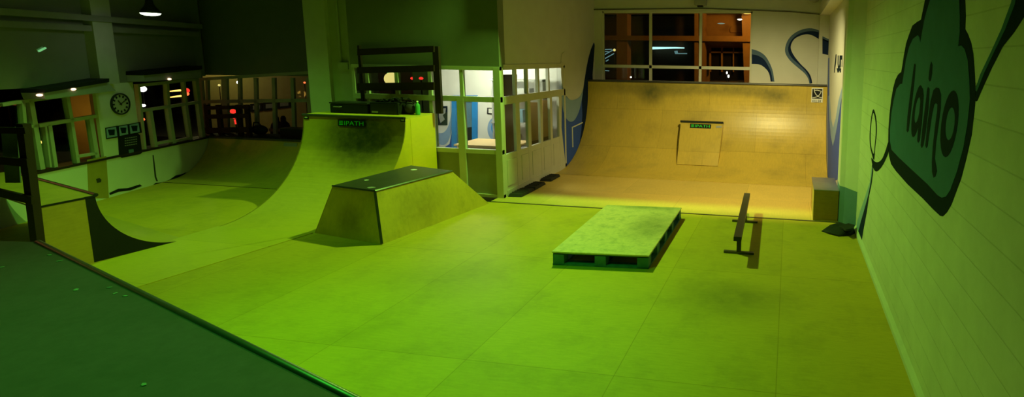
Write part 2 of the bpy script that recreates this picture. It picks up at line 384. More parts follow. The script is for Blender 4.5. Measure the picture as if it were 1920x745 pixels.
for i, (a, b) in enumerate(ly):
    MB().box(XL - .055, XL - .004, a, b, .1, sill).build('lower_panel', 'frame', w)
    MB().box(XL - .006, XL + .006, a + .02, b - .02, .2, sill - .12).build('raised_panel', 'frame', w)
    MB().box(XL - .034, XL - .027, a, b, sill, zm - .1).build('pane', 'glass', w)
us = [ends[0]] + uy + [11.94]
for a, b in zip(us, us[1:]):
    MB().box(XL - .034, XL - .027, a + .02, b - .02, zm + .02, zt - .04).build('pane', 'glass', w)
# office shell
struct(MB().box(-9.3, XL - .07, 12.05, 12.2, 0, 2.7).build('wall_office_back', 'white'))
struct(MB().prism([(-6.70, YD + .1, 0), (-6.64, YD + .1, 0), (-8.80, 12.05, 0), (-8.87, 12.05, 0)], (0, 0, 2.6)).build('wall_office_left', 'white'))
struct(MB().box(-9.3, XL - .07, YD + .2, 12.2, 2.62, 2.75).build('ceiling', 'white'))
struct(MB().box(-9.3, XL, YD + .12, 12.05, -.1, 0.0).build('floor', 'grey'))

# ---- left pillar -----------------------------------------------------------------
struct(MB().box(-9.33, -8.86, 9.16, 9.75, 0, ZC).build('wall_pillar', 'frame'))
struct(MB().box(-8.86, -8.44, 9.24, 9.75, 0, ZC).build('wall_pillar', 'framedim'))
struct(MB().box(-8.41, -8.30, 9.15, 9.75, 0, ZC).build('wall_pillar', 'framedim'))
PP = PY(9.24)
t = thing('conduit_box', 'small grey junction box with cable conduit on the green-lit pillar', 'electrical box', (-8.62, 9.2, 2.5))
MB().box(PP(639, 124).x, PP(658, 124).x, 9.17, 9.24, PP(648, 130).z, PP(648, 117).z).build('box', 'framedim', t)
MB().tube([(PP(641, 117).x, 9.215, PP(641, 117).z), (PP(641, 117).x, 9.215, 6.6)], .02).build('conduit', 'framedim', t)

# ---- left window wall (its own slant in plan) -----------------------------------
ang = math.radians(20.4); nW = Vector((math.cos(ang), math.sin(ang), 0)); dW = Vector((-math.sin(ang), math.cos(ang), 0))
W0 = Vector((-12.47, 8.46, 0))
W0 = PZ(0)(270, 352)
PW = Plane(W0, nW)
def wl(s, z, off=0): return W0 + dW * s + nW * off + Vector((0, 0, z))
def wbox(s0, s1, z0, z1, o0, o1):
    return [wl(s0, z0, o0), wl(s1, z0, o0), wl(s1, z0, o1), wl(s0, z0, o1), wl(s0, z1, o0), wl(s1, z1, o0), wl(s1, z1, o1), wl(s0, z1, o1)]
def ws(px, py): return (PW(px, py) - W0).dot(dW)
S_END = ws(371, 150)
low = MB().hexa(wbox(-5.2, 2.05, 0, .70, -.3, 0)).build('wall_left_low', 'white'); struct(low)
MB().hexa(wbox(-5.2, 2.1, .70, .735, -.3, .02)).build('ledge', 'darkwood', low)
poly(PW, [(163, 300), (199, 293), (204, 372), (166, 372)], .001).build('bare_strip', 'olive', low)
for q in ([(205, 362), (222, 354), (240, 353), (262, 346), (266, 349), (245, 357), (222, 360), (206, 366)],
          [(286, 348), (292, 343), (306, 342), (318, 337), (330, 329), (340, 327), (350, 323), (340, 332), (326, 338), (306, 344), (294, 350)]):
    poly(PW, q, .002).build('torn_gap', 'black', low)
poly(PW, [(286, 291), (288, 291), (293, 332), (296, 340), (293, 340), (290, 332)], .0015, .002).build('crack', 'darksteel', low)
poly(PW, [(180, 336), (186, 334), (190, 337), (189, 342), (182, 343)], .005, .003).build('stain', 'darksteel', low)
zt_l, zt_r = PW(62, 186).z, PW(350, 150).z
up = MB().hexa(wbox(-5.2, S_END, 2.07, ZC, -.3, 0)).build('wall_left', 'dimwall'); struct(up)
ca, cb = ws(188, 240), ws(260, 240)
struct(MB().hexa(wbox(ca, cb, .74, 2.07, -.05, .0)).build('wall_left_clock', 'white'))
cs0, cs1 = ws(163, 100), ws(200, 100)
struct(MB().hexa(wbox(cs0, cs1, 2.07, ZC, 0, .14)).build('wall_left_column', 'framedim'))
for z, o in ((PW(100, 50).z, .12), (PW(100, 30).z, .2)):
    struct(MB().hexa(wbox(-5.2, S_END, z - .05, z + .05, 0, o)).build('trim_4', 'ceil'))
def wbar(mb, a, b, wd=.06, off=-.06, dp=.07): mb.bar(PW(*a, off), PW(*b, off), wd, dp, nW)
# window band, left of the clock
w = shell('window_4', wl(ws(110, 250), .74))
mb = MB()
wbar(mb, (54, 188), (76, 318), .075); wbar(mb, (54, 188), (187, 170), .06); wbar(mb, (69, 236), (190, 216), .06)
wbar(mb, (122, 178), (131, 226), .06); wbar(mb, (39, 190), (50, 320), .05); wbar(mb, (0, 197), (54, 188), .05); wbar(mb, (0, 246), (66, 236), .045)
mb.build('window_frame', 'framedim', w)
mb = MB(); wbar(mb, (89, 234), (101, 314), .06); wbar(mb, (131, 228), (143, 306), .055); wbar(mb, (167, 222), (180, 302), .08)
wbar(mb, (142, 294), (178, 288), .045); wbar(mb, (81, 236), (91, 314), .03)
mb.build('casement_frame', 'framedim', w)
MB().hexa([PW(a, b, o) for o in (-.075, -.068) for a, b in ((0, 330), (185, 300), (185, 172), (0, 200))]).build('pane', 'glass', w)
# window band, right of the clock
w = shell('window_5', wl(ws(315, 230), .74))
mb = MB()
wbar(mb, (255, 161), (370, 148), .06); wbar(mb, (261, 208), (370, 192), .06); wbar(mb, (311, 154), (314, 200), .07)
wbar(mb, (257, 161), (270, 288), .05); wbar(mb, (366, 149), (381, 270), .10); wbar(mb, (343, 152), (347, 195), .05)
mb.build('window_frame', 'framedim', w)
mb = MB(); wbar(mb, (279, 206), (291, 284), .075); wbar(mb, (314, 202), (325, 276), .085); wbar(mb, (346, 196), (357, 270), .08)
wbar(mb, (289, 270), (320, 264), .05); wbar(mb, (322, 266), (354, 259), .05)
mb.build('casement_frame', 'framedim', w)
MB().hexa([PW(a, b, o) for o in (-.075, -.068) for a, b in ((258, 288), (371, 268), (368, 150), (257, 162))]).build('pane', 'glass', w)
# ---- window wall beyond the mini ramp -------------------------------------------
a12 = math.radians(12.4); n2 = Vector((math.sin(a12), -math.cos(a12), 0))
P2 = Plane(PY(11.2)(580, 137), n2)
e0, e1 = P2(374, 148), P2(600, 136)
def v2(p, z): return Vector((p.x, p.y, z))
k = -n2 * .2
zt2 = 2.12
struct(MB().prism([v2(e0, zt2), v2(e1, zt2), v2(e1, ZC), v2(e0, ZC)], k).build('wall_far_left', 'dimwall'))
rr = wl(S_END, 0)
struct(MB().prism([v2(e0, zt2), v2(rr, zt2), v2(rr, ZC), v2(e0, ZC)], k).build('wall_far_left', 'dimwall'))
struct(MB().prism([v2(e0, 0), v2(e1, 0), v2(e1, .62), v2(e0, .62)], k).build('wall_far_left_low', 'framedim'))
w = shell('window_6', v2((e0 + e1) / 2, .62))
def b2(mb, a, b, wd=.06): mb.bar(P2(*a, -.03), P2(*b, -.03), wd, .07, n2)
mb = MB()
b2(mb, (372, 149), (582, 136), .07); b2(mb, (372, 191), (582, 188), .08)
for x0, x1, wd in ((376, 384, .09), (389, 392, .05), (422, 425, .12), (450, 452, .06), (480, 483, .065), (514, 517, .07), (549, 553, .07), (581, 585, .12)):
    b2(mb, (x0, 146), (x1, 256), wd)
mb.build('window_frame', 'framedim', w)
MB().hexa([P2(a, b, o) for o in (-.045, -.038) for a, b in ((374, 256), (584, 256), (580, 138), (374, 149))]).build('pane', 'glass', w)

# ================================================================== RAMPS AND OBSTACLES
def arc(y0, R, a1, n=24, ry=None):
    ry = ry or R
    return [(y0 + ry * math.sin(a1 * i / n), R * (1 - math.cos(a1 * i / n))) for i in range(n + 1)]
def sheet(prof, left, right, th):
    """curved sheet: prof = [(y, z)], left/right give x at that row"""
    mb = MB(); bm = mb.bm; rows = []
    for i, (y, z) in enumerate(prof):
        a = prof[max(i - 1, 0)]; b = prof[min(i + 1, len(prof) - 1)]
        t = Vector((0, b[0] - a[0], b[1] - a[1])).normalized(); n = Vector((0, t.z, -t.y))
        l = Vector((left(y, z), y, z)); r = Vector((right(y, z), y, z))
        rows.append([bm.verts.new(p) for p in (l, r, r + n * th, l + n * th)])
    for a, b in zip(rows, rows[1:]):
        for j in range(4): bm.faces.new((a[j], a[(j + 1) % 4], b[(j + 1) % 4], b[j]))
    bm.faces.new(rows[0]); bm.faces.new(rows[-1][::-1])
    return mb
def side(prof, x, th, y_back, ztop):
    pts = [(x, y, z) for y, z in prof] + [(x, y_back, ztop), (x, y_back, 0)]
    return MB().prism(pts, (th, 0, 0))
def ipath(parent, o, u, v, w, h):
    """the green block lettering on a black strip with its little emblem"""
    u = Vector(u).normalized(); v = Vector(v).normalized(); n = u.cross(v); o = Vector(o)
    s = MB().hexa([o, o + u * w, o + u * w + v * h, o + v * h] + [p + n * .004 for p in (o, o + u * w, o + u * w + v * h, o + v * h)]).build('sticker', 'blacksticker', parent)
    text('lettering', 'IPATH', o + u * w * .24 + v * h * .18 + n * .004, u, v, w * .70, h * .64, 'greensticker', s)
    mb = MB()
    for j in range(3):
        p = o + u * w * .05 + v * h * (.2 + .24 * j) + n * .0045
        mb.prism([p, p + u * w * .14, p + u * w * .14 + v * h * .13, p + v * h * .13], n * .001)
    mb.build('emblem', 'greensticker', s)
    return s

# ---- tall quarter pipe in the middle ---------------------------------------------
QX0, QY0, QR = -8.65, 6.7, 1.62
q = thing('quarter_pipe', 'tall plywood quarter pipe with yellow side, standing against the office front', 'quarter pipe', (-7.6, 8.3, 0))
prof = arc(QY0, QR, math.radians(88))
QYT, QZT = prof[-1]
qr = lambda y, z: -6.985 + (y - 6.73) / (QYT - 6.73) * .375
sheet(prof, lambda y, z: QX0, qr, .02).build('ramp_surface', 'bigramp', q, smooth=False)
MB().prism([(QX0, 4.4, .008), (-7.30, 4.4, .008), (-7.29, 4.64, .008), (-6.985, 6.715, .008), (-6.985, QY0, .008), (QX0, QY0, .008)], (0, 0, -.007)).build('run_up_sheet', 'sheet', q)
yb = YD - .03
MB().prism([(qr(y, z) - .022, y, max(0, z - .004)) for y, z in prof] + [(-6.63, QYT + .12, QZT), (-6.63, QYT + .12, 0)], (.02, 0, 0)).build('side_panel', 'yellow', q)
MB().box(-6.63, -6.61, QYT + .125, yb, 0, QZT).build('side_panel', 'yellow', q)
side(prof, QX0 + .001, .02, yb, QZT).build('side_panel', 'panel', q)
MB().box(QX0, -6.61, QYT, yb, QZT, QZT + .025).build('deck', 'sheet', q)
MB().tube([(QX0, QYT - .01, QZT + .01), (-6.61, QYT - .01, QZT + .01)], .025).build('coping', 'darksteel', q)
PQ = PY(QYT - .006)
so = PQ(636, 236); se = PQ(687, 237)
ipath(q, (so.x, QYT - .03, so.z), (1, 0, 0), (0, .06, 1), se.x - so.x, .115)
for (a, b), ct in (((575, 220), 'blacksticker'), ((756, 225), 'blacksticker')):
    p = PQ(a, b); s = MB().box(p.x - .045, p.x + .045, QYT - .018, QYT - .012, p.z - .035, p.z + .035).build('badge', ct, q)
    MB().box(p.x - .028, p.x + .028, QYT - .0195, QYT - .018, p.z - .014, p.z + .014).build('badge_mark', 'whitesticker', s)

# ---- near end of the mini ramp -----------------------------------------------------
nq = thing('quarter_pipe', 'low quarter pipe at far left with black side and plywood deck panel', 'quarter pipe', (-8.65, 5.0, 0))
O = Vector((-8.65, 5.30, 0)); U = Vector((-.962, .272, 0)); Wd = Vector((.16, .83, 0)); NZ = .86
prf = [(1 - math.sin(PI / 2 * i / 24), 1 - math.cos(PI / 2 * i / 24)) for i in range(25)]   # toe -> coping along Wd
LN = 2.95
mb = MB(); bm = mb.bm; rows = []
for a, h in [(1 - math.sin(PI / 2 * i / 24), 1 - math.cos(PI / 2 * i / 24)) for i in range(25)]:
    p = O + Wd * a + Vector((0, 0, NZ * h + .002)); r = p + U * LN
    rows.append([bm.verts.new(v) for v in (p, r, r + Vector((0, -.012, -.012)), p + Vector((0, -.012, -.012)))])
for a, b in zip(rows, rows[1:]):
    for j in range(4): bm.faces.new((a[j], a[(j + 1) % 4], b[(j + 1) % 4], b[j]))
bm.faces.new(rows[0]); bm.faces.new(rows[-1][::-1])
mb.build('ramp_surface', 'miniramp', nq)
sidepts = [O + Wd * a + Vector((0, 0, NZ * h)) for a, h in prf] + [O + Vector((0, -.10, NZ)), O + Vector((0, -.10, 0))]
MB().prism(sidepts, (.012, 0, 0)).build('side_panel', 'black', nq)
MB().box(-8.65, -8.636, 4.75, 5.20, 0, NZ - .02).build('deck_side_panel', 'panel', nq)
MB().prism([O + Vector((.014, 0, NZ)), O + U * LN + Vector((0, 0, NZ)), O + U * LN + Vector((0, -.54, NZ)), O + Vector((.014, -.55, NZ))], (0, 0, -.02)).build('deck', 'panel', nq)
MB().tube([O + Vector((.01, .01, NZ)), O + U * LN + Vector((0, .01, NZ))], .024).build('coping', 'blackmetal', nq)
MB().box(-8.64, -8.626, 4.75, 5.31, NZ - .022, NZ).build('edge_trim', 'black', nq)

# ---- far end of the mini ramp ------------------------------------------------------
fq = thing('quarter_pipe', 'low green-lit quarter pipe at the back left, between the cracked white wall and tall ramp', 'quarter pipe', (-11, 10.2, 0))
FZ, FY = .72, 10.2
fprof = arc(FY - 1.1, FZ / (1 - math.cos(math.radians(75))), math.radians(75))
sc_ = 1.1 / (fprof[-1][0] - fprof[0][0]); fprof = [(FY - 1.35, .004)] + [(FY - 1.1 + (y - FY + 1.1) * sc_, z + .004) for y, z in fprof]
wallx = lambda y, z=0: (W0.dot(nW) - nW.y * y) / nW.x + .012
sheet(fprof, wallx, lambda y, z: -9.36, .0035).build('ramp_surface', 'miniramp', fq)
MB().prism([(wallx(FY) - .0, FY, FZ), (-9.36, FY, FZ), (-9.36, 10.75, FZ), (-11.8, 10.95, FZ), (-13.6, 10.62, FZ)], (0, 0, .02)).build('deck', 'black', fq)
MB().tube([(wallx(FY) + .01, FY - .01, FZ + .012), (-9.36, FY - .01, FZ + .012)], .026).build('coping', 'darksteel', fq)
p = PY(FY - .12)(538, 270)
MB().hexa([(p.x - .17, FY - .045, .60), (p.x + .17, FY - .045, .60), (p.x + .17, FY - .03, .68), (p.x - .17, FY - .03, .68), (p.x - .17, FY - .05, .60), (p.x + .17, FY - .05, .60), (p.x + .17, FY - .035, .68), (p.x - .17, FY - .035, .68)]).build('sticker', 'grey', fq)

# ---- wide quarter pipe filling the rear bay ----------------------------------------
rq = thing('quarter_pipe', 'wide tan plywood quarter pipe filling the rear bay below the big window', 'quarter pipe', (-2.2, 13, 0))
RT, RR, RZ = 11.6, 1.85, 2.05
rprof = [(RT - .3, .006)] + [(y, z + .006) for y, z in arc(RT, RR, math.radians(88), 30)]
rprof.append((rprof[-1][0] + .01, RZ))
RY = rprof[-1][0]
sheet(rprof, lambda y, z: XL + .01, lambda y, z: XRR - .01, .006).build('ramp_surface', 'rearramp', rq)
MB().box(XL + .01, .69, RY, YB - .01, RZ - .03, RZ).build('deck', 'rearramp', rq)
MB().tube([(XL + .01, RY - .005, RZ + .012), (XRR - .02, RY - .005, RZ + .012)], .028).build('coping', 'darksteel', rq)
PQ = PY(RY - .004)
a = PQ(1520.5, 196); b = PQ(1542, 197); c = PQ(1521.5, 164.5)
s = MB().box(a.x, b.x, RY - .022, RY - .016, a.z, c.z).build('poster', 'whitesticker', rq)
sw, sh = b.x - a.x, c.z - a.z
MB().box(a.x + .07 * sw, a.x + .93 * sw, RY - .024, RY - .022, a.z + .36 * sh, a.z + .94 * sh).build('emblem_ground', 'blacksticker', s)
mb = MB()
def pp(u, v): return Vector((a.x + u * sw, RY - .0255, a.z + v * sh))
for pts in ([(.22, .93), (.25, .78), (.38, .62), (.56, .5), (.78, .43), (.93, .42)], [(.86, .82), (.78, .68), (.66, .55), (.5, .47), (.3, .42), (.1, .41)], [(.26, .85), (.5, .86), (.86, .80)]):
    mb.tube([pp(*x) for x in pts], .010, 6)
mb.build('emblem', 'whitesticker', s)
text('lettering', 'KILLER', (a.x + .12 * sw, RY - .0222, a.z + .12 * sh), (1, 0, 0), (0, 0, 1), sw * .76, sh * .17, 'blacksticker', s)

# ---- kicker bank set into it
kq = thing('kicker_bank', 'small plywood bank with dark steel lip set into the wide tan ramp', 'bank', (-2.1, 12.5, 0))
ztop, yt, ybm = 1.08, 13.08, 12.30
zbm = RR - math.sqrt(RR * RR - (ybm - RT) ** 2) + .012
xl0, xr0, xl1, xr1 = -2.60, -1.61, -2.67, -1.60
face = [(xl0, ybm, zbm), (xr0, ybm, zbm), (xr1, yt, ztop), (xl1, yt, ztop)]
nf = (Vector(face[1]) - Vector(face[0])).cross(Vector(face[3]) - Vector(face[0])).normalized()
MB().prism(face, nf * .012).build('bank_face', 'rearramp', kq)
for x0, x1 in ((xl0, xl1), (xr0, xr1)):
    lo = [(x0 + (x1 - x0) * i / 6, ybm + (13.25 - ybm) * i / 6, 0) for i in range(7)]
    lo = [(x, y, RR - math.sqrt(RR * RR - (y - RT) ** 2) + .01) for x, y, z in lo]
    MB().prism(lo + [(x1, yt, ztop)], (.012 if x0 == xl0 else -.012, 0, 0)).build('side_panel', 'rearramp', kq)
MB().box(xl1, xr1, yt, 13.26, ztop - .02, ztop).build('ledge_top', 'darkwood', kq)
MB().box(xl1 - .01, xr1 + .01, yt - .035, yt + .03, ztop, ztop + .045).build('coping', 'blackmetal', kq)
vf = (Vector(face[3]) - Vector(face[0])).normalized()
PK = Plane(Vector(face[0]) + nf * .014, nf)
ka, kb = PK(1293.5, 240), PK(1333, 241)
ipath(kq, ka, (1, 0, 0), vf, kb.x - ka.x, .125)
kc = PK(1348, 238)
MB().hexa([kc + Vector((i * .07, 0, 0)) + vf * j * .035 + nf * o for o in (0, .004) for i, j in ((-1, -1), (1, -.6), (1, .8), (-1, .5))]).build('badge', 'grey', kq)

# ---- fun box ------------------------------------------------------------------------
fb = thing('fun_box', 'scuffed plywood fun box with black top sheet and steel corner edge', 'ramp box', (-6.1, 7.4, 0))
A, B, Cc, Dd = Vector((-6.975, 6.73, 0)), Vector((-5.638, 6.481, 0)), Vector((-5.343, 8.734, 0)), Vector((-6.585, 8.62, 0))
z = .72
a, b, c, d = PZ(z)(623, 350), PZ(z)(703, 360), PZ(z)(848, 322), PZ(z)(771, 312)
a.x = max(a.x, -6.72); d = Vector((-6.56, 8.33, z))
th = .018
def slab(p, mat, name, parent, th=.018):
    n = (p[1] - p[0]).cross(p[3] - p[0]).normalized()
    return MB().prism(p, -n * th).build(name, mat, parent)
slab([A, B, b, a], 'funbox', 'front_face', fb); slab([B, Cc, c, b], 'funbox', 'long_face', fb)
slab([Cc, Dd, d, c], 'funbox', 'back_face', fb); slab([Dd, A, a, d], 'panel', 'inner_face', fb)
MB().prism([a + Vector((0, 0, .004)), b + Vector((0, 0, .004)), c + Vector((0, 0, .004)), d + Vector((0, 0, .004))], (0, 0, .012)).build('top_sheet', ply('black_top_sheet', (.055, .055, .035), grain=(6, 6, 6), dirt=.5, dirt_scale=3, rough=.45, var=.2, dirtcol=(.02, .02, .02)), fb)
mb = MB(); dirB = Vector((.6, -.8, .2))
mb.bar(B + Vector((0, 0, .01)), b, .035, .014, dirB); mb.build('corner_edge', 'darksteel', fb)
MB().bar(b + Vector((0, 0, .012)), c + Vector((0, 0, .012)), .022, .02, (1, 0, 1)).build('long_edge', 'darksteel', fb)
MB().bar(a + Vector((0, 0, .010)), b + Vector((0, 0, .010)), .02, .02, (0, -1, 1)).build('front_edge', 'blackmetal', fb)
PT = PZ(z + .016)
for px, py, r in ((776, 318.5, .045), (597 + 90, 338, .03), (696, 352, .05)):
    p = PT(px, py); pts = [p + Vector((r * math.cos(k) * 1.2, r * math.sin(k) * (.8 + .3 * (j % 2)), 0)) for j, k in enumerate(2 * PI * i / 9 for i in range(9))]
    MB().prism(pts, (0, 0, .002)).build('paper_scrap', 'whitesticker' if px != 696 else 'grey', fb)

# ---- pallet platform ----------------------------------------------------------------
pt = thing('pallet_platform', 'low manual pad of blue painted pallets under a worn plywood sheet', 'pallet platform', (-2.33, 7.4, 0))
cr = [Vector(v) for v in ((-2.955, 6.235, 0), (-1.70, 6.335, 0), (-1.728, 8.55, 0), (-3.0, 8.46, 0))]
def bl(u, v, z):
    p = (cr[0] * (1 - u) + cr[1] * u) * (1 - v) + (cr[3] * (1 - u) + cr[2] * u) * v; return Vector((p.x, p.y, z))
def pb(u0, u1, v0, v1, z0, z1): return MB().hexa([bl(u, v, zz) for zz in (z0, z1) for u, v in ((u0, v0), (u1, v0), (u1, v1), (u0, v1))])
pb(-.004, 1.004, -.003, 1.003, .168, .186).build('top_sheet', 'pallettop', pt)
for u0, u1 in ((0, .12), (.44, .56), (.88, 1)):
    pb(u0, u1, 0, 1, 0, .024).build('bottom_board', 'bluepallet', pt)
for i in range(7):
    v = i / 7 + .01
    pb(0, 1, v, v + .115, .146, .168).build('deck_board', 'bluepallet', pt)
pb(0, 1, 0, .06, 0.0005, .022).build('front_board', 'bluepallet', pt)
for vi in (.003, .22, .44, .66, .93):
    for u0, u1 in ((.002, .118), (.44, .555), (.882, .998)):
        pb(u0, u1, vi, vi + .065, .024, .146).build('block', 'bluepallet', pt)

# ---- grind rail ----------------------------------------------------------------------
gr = thing('grind_rail', 'low black flat-bar grind rail on the green floor near the right wall', 'grind rail', (-.62, 7.9, 0))
Zr = .36
r0, r1 = Vector((-.605, 6.76, Zr)), Vector((-.662, 9.10, Zr))
MB().bar(r0 + Vector((0, 0, -.03)), r1 + Vector((0, 0, -.03)), .105, .06, (0, 0, 1)).build('rail_bar', 'blackmetal', gr, bevel=.004)
for y in (7.12, 8.56):
    x = r0.x + (y - r0.y) / (r1.y - r0.y) * (r1.x - r0.x)
    MB().box(x - .03, x + .03, y - .03, y + .03, .03, Zr - .06).build('leg', 'blackmetal', gr)
    MB().box(x - .21, x + .21, y - .025, y + .025, 0, .03).build('foot_bar', 'darksteel', gr)

# ---- ledge box by the pier --------------------------------------------------------------
lb = thing('ledge_box', 'small plywood box with steel-grey top beside the splayed pier', 'box', (.68, 9.35, 0))
bz = .52
MB().box(.475, .88, 8.9, 8.915, 0, bz).build('front_panel', 'panel', lb)
MB().box(.475, .489, 8.916, 9.86, 0, bz).build('side_panel', 'rearfloor', lb)
MB().box(.49, .88, 9.845, 9.86, 0, bz).build('back_panel', 'panel', lb)
MB().box(.47, .885, 8.895, 9.865, bz, bz + .014).build('top_plate', 'steel', lb)

# ---- mats and wedges ---------------------------------------------------------------------
def wedge(name, pts, h, label, group=None, mat='rubber'):
    t = thing(name, label, 'rubber wedge', ((pts[0][0] + pts[2][0]) / 2, (pts[0][1] + pts[2][1]) / 2, 0), group)
    lo = [Vector((x, y, 0.001)) for x, y in pts]
    ce = sum(lo, Vector()) / 4
    hi = [ce + (p - ce) * f + Vector((0, 0, h)) for p, f in zip(lo, (.86, .86, .86, .86))]
    MB().hexa(lo + hi).build('wedge_body', mat, t, bevel=.006)
    mb = MB()
    for i in range(1, 5):
        s = i / 5; p = hi[0].lerp(hi[3], s); q = hi[1].lerp(hi[2], s)
        mb.bar(p + Vector((0, 0, .003)), q + Vector((0, 0, .003)), .018, .008, (0, 0, 1))
    mb.build('grip_ribs', mat, t)
wedge('rubber_ramp', [(-5.25, 9.22), (-4.98, 9.25), (-4.98, 9.80), (-5.25, 9.80)], .06, 'black rubber wedge by the office corner, nearest of the three along its side')
wedge('rubber_ramp', [(-5.25, 9.82), (-4.98, 9.82), (-5.00, 10.33), (-5.25, 10.36)], .06, 'black rubber wedge along the office side, middle one of three')
wedge('rubber_ramp', [(-5.25, 10.55), (-5.00, 10.58), (-5.02, 11.10), (-5.25, 11.12)], .06, 'black rubber wedge along the office side, farthest of three')
sb = thing('rubber_mat', 'crumpled black rubber mat on the floor at the foot of the splayed pier', 'mat', (.82, 8.4, 0))
PM = PZ(.01)
ot = [PM(x, y) for x, y in ((1540, 433), (1556, 426), (1572, 421), (1590, 421), (1603, 425), (1604, 436), (1596, 441), (1584, 442), (1573, 443), (1556, 439))]
mb = MB(); bm = mb.bm; ce = sum(ot, Vector()) / len(ot)
rings = []
for f, h in ((1, .0), (.98, .03), (.8, .05), (.5, .045), (.2, .07)):
    rings.append([bm.verts.new(ce + (p - ce) * f + Vector((0, 0, h - .008 + (.02 * math.sin(i * 2.3 + f * 5) if 0 < h else 0)))) for i, p in enumerate(ot)])
for a_, b_ in zip(rings, rings[1:]):
    for i in range(len(ot)): bm.faces.new((a_[i], a_[(i + 1) % len(ot)], b_[(i + 1) % len(ot)], b_[i]))
bm.faces.new(rings[-1]); bm.faces.new(rings[0][::-1])
mb.build('mat_sheet', 'rubber', sb, smooth=True)
fo = [PM(1574, 432, .05), PM(1590, 427, .05), PM(1602, 430, .05), PM(1600, 437, .05), PM(1585, 440, .05)]
MB().prism([p + Vector((0, 0, .045)) for p in fo], (0, 0, .03)).build('folded_flap', 'rubber', sb, bevel=.01)

# ---- foreground deck ----------------------------------------------------------------------
DZ = 1.0
PD = PZ(DZ)
d0, d1, d2 = PD(75, 457), PD(165, 503), PD(650, 745)
dd = (d2 - d1).normalized(); dn = Vector((-dd.y, dd.x, 0)); 
if dn.y < 0: dn = -dn
s0 = d1 - dd * 1.22; s1 = d1 + dd * 5.6
fd = thing('ramp_deck', 'dark foreground launch deck with rounded steel coping along its edge', 'ramp deck', (d1.x + 1, d1.y - 2, 0))
MB().prism([s0, s1, s1 - dn * 3.2, s0 - dn * 1.6 + Vector((-.5, 0, 0)), s0 + Vector((-.9, -.1, 0))], (0, 0, -.05)).build('deck_board', 'deck', fd)
MB().tube([s0 + dn * .01 + Vector((0, 0, -.008)), s1 + dn * .01 + Vector((0, 0, -.008))], .024, 12).build('coping', 'darksteel', fd, smooth=True)
pts = []
for i in range(13):
    t_ = PI / 2 * i / 12; pts.append(s0 + dn * (.74 * (1 - math.sin(t_))) + Vector((0, 0, -DZ + .004 + (DZ - .06) * (1 - math.cos(t_)))))
MB().prism(pts + [pts[-1] - dn * .05, pts[0] * 1 - dn * .79 + Vector((0, 0, 0))], dd * (s1 - s0).length).build('ramp_surface', 'miniramp', fd)

for i, (px, py, r) in enumerate(((93, 479, .022), (112, 490, .02), (143, 544, .026), (205, 540, .016), (216, 551, .018), (235, 556, .018), (2, 502, .02), (270, 722, .02))):
    p = PD(px, py); a0 = i * 1.3
    o = MB().prism([p + Vector((r * f * math.cos(a0 + k_), r * f * math.sin(a0 + k_), .001)) for k_, f in ((0, 1), (1.2, .5), (2.4, .8), (3.3, 1), (4.4, .45), (5.4, .6))], (0, 0, .003)).build('litter_flake', 'greygreen')
    tag(o, 'tiny pale flake of litter on the dark foreground deck', 'litter', 'litter flakes on the foreground deck')

# ================================================================== MURALS
PR = PX(XR)
t = thing('cloud_mural', 'painted slate cloud with dark outline and flowing letters on the right block wall', 'mural', PR(1760, 400))
outer = [(1735, -2), (1731, 18), (1727, 37), (1720, 41), (1711, 48), (1705, 64), (1699, 82), (1695, 104), (1692, 124), (1690, 135), (1684, 140), (1679, 150), (1675, 165), (1671, 188), (1668, 215), (1666, 243),
         (1665.5, 270), (1667, 292), (1671, 308), (1680, 321), (1702, 346), (1731, 373), (1750, 393), (1763, 405), (1768, 406), (1776, 398), (1784, 384), (1790, 368), (1802, 336), (1812, 298), (1822, 253), (1827, 211),
         (1829, 186), (1829, 160), (1827, 125), (1825, 100), (1821, 80), (1815, 64), (1810, 55), (1811, 30), (1810, 0), (1806, -25), (1795, -48), (1775, -58), (1755, -45), (1741, -22)]
MB().prism([PR(x, y, .0005) for x, y in outer], PR.n * .002).build('outline', 'cloudline', t)
inner = [(1745, -2), (1738, 20), (1733, 40), (1729, 62), (1726, 80), (1724, 70), (1721, 66), (1712, 73), (1705, 88), (1699, 112), (1695, 138), (1692, 157), (1688, 158), (1681, 167), (1676, 188), (1672, 211), (1669, 243),
         (1669, 264), (1672, 281), (1686, 296), (1715, 323), (1740, 346), (1758, 366), (1766, 371), (1774, 369), (1782, 357), (1795, 321), (1807, 276), (1814, 236), (1818, 198), (1819, 186), (1818, 150), (1815, 112), (1809, 92),
         (1803, 85), (1797, 87), (1800, 60), (1800, 30), (1799, 0), (1794, -25), (1776, -42), (1757, -32)]
MB().prism([PR(x, y, .0026) for x, y in inner], PR.n * .002).build('cloud_fill', 'cloudfill', t)
def zz(pts): return [(1690 + x / 3.237, 100 + y / 3.237) for x, y in pts]
def letter(nm, pts, par=t, mat='cloudline', pl=PR, off=.0047):
    return MB().prism([pl(x, y, off) for x, y in pts], pl.n * .0015).build(nm, mat, par)
def ringpoly(o, i):
    """a closed stroke with a counter, cut along a seam"""
    return o + [o[0]] + [i[0]] + i[::-1]
letter('letter_l', zz([(78, 66), (84, 62), (88, 70), (82, 150), (70, 260), (56, 380), (45, 470), (38, 480), (32, 470), (38, 380), (54, 250), (68, 140)]))
def ring(nm, o, i):
    mb = MB(); k = len(o)
    for a in range(k):
        b = (a + 1) % k
        q = [o[a], o[b], i[b], i[a]]
        v = [PR(x, y, .0047) for x, y in q]; v2_ = [p + PR.n * .0015 for p in v]
        mb.hexa(v + v2_)
    return mb.build(nm, 'cloudline', t)
def ell(cx, cy, rx, ry, sk, n=24, ph=0): return zz([(cx + rx * math.cos(2 * PI * i / n) + sk * ry * math.sin(2 * PI * i / n), cy - ry * math.sin(2 * PI * i / n)) for i in range(n)])
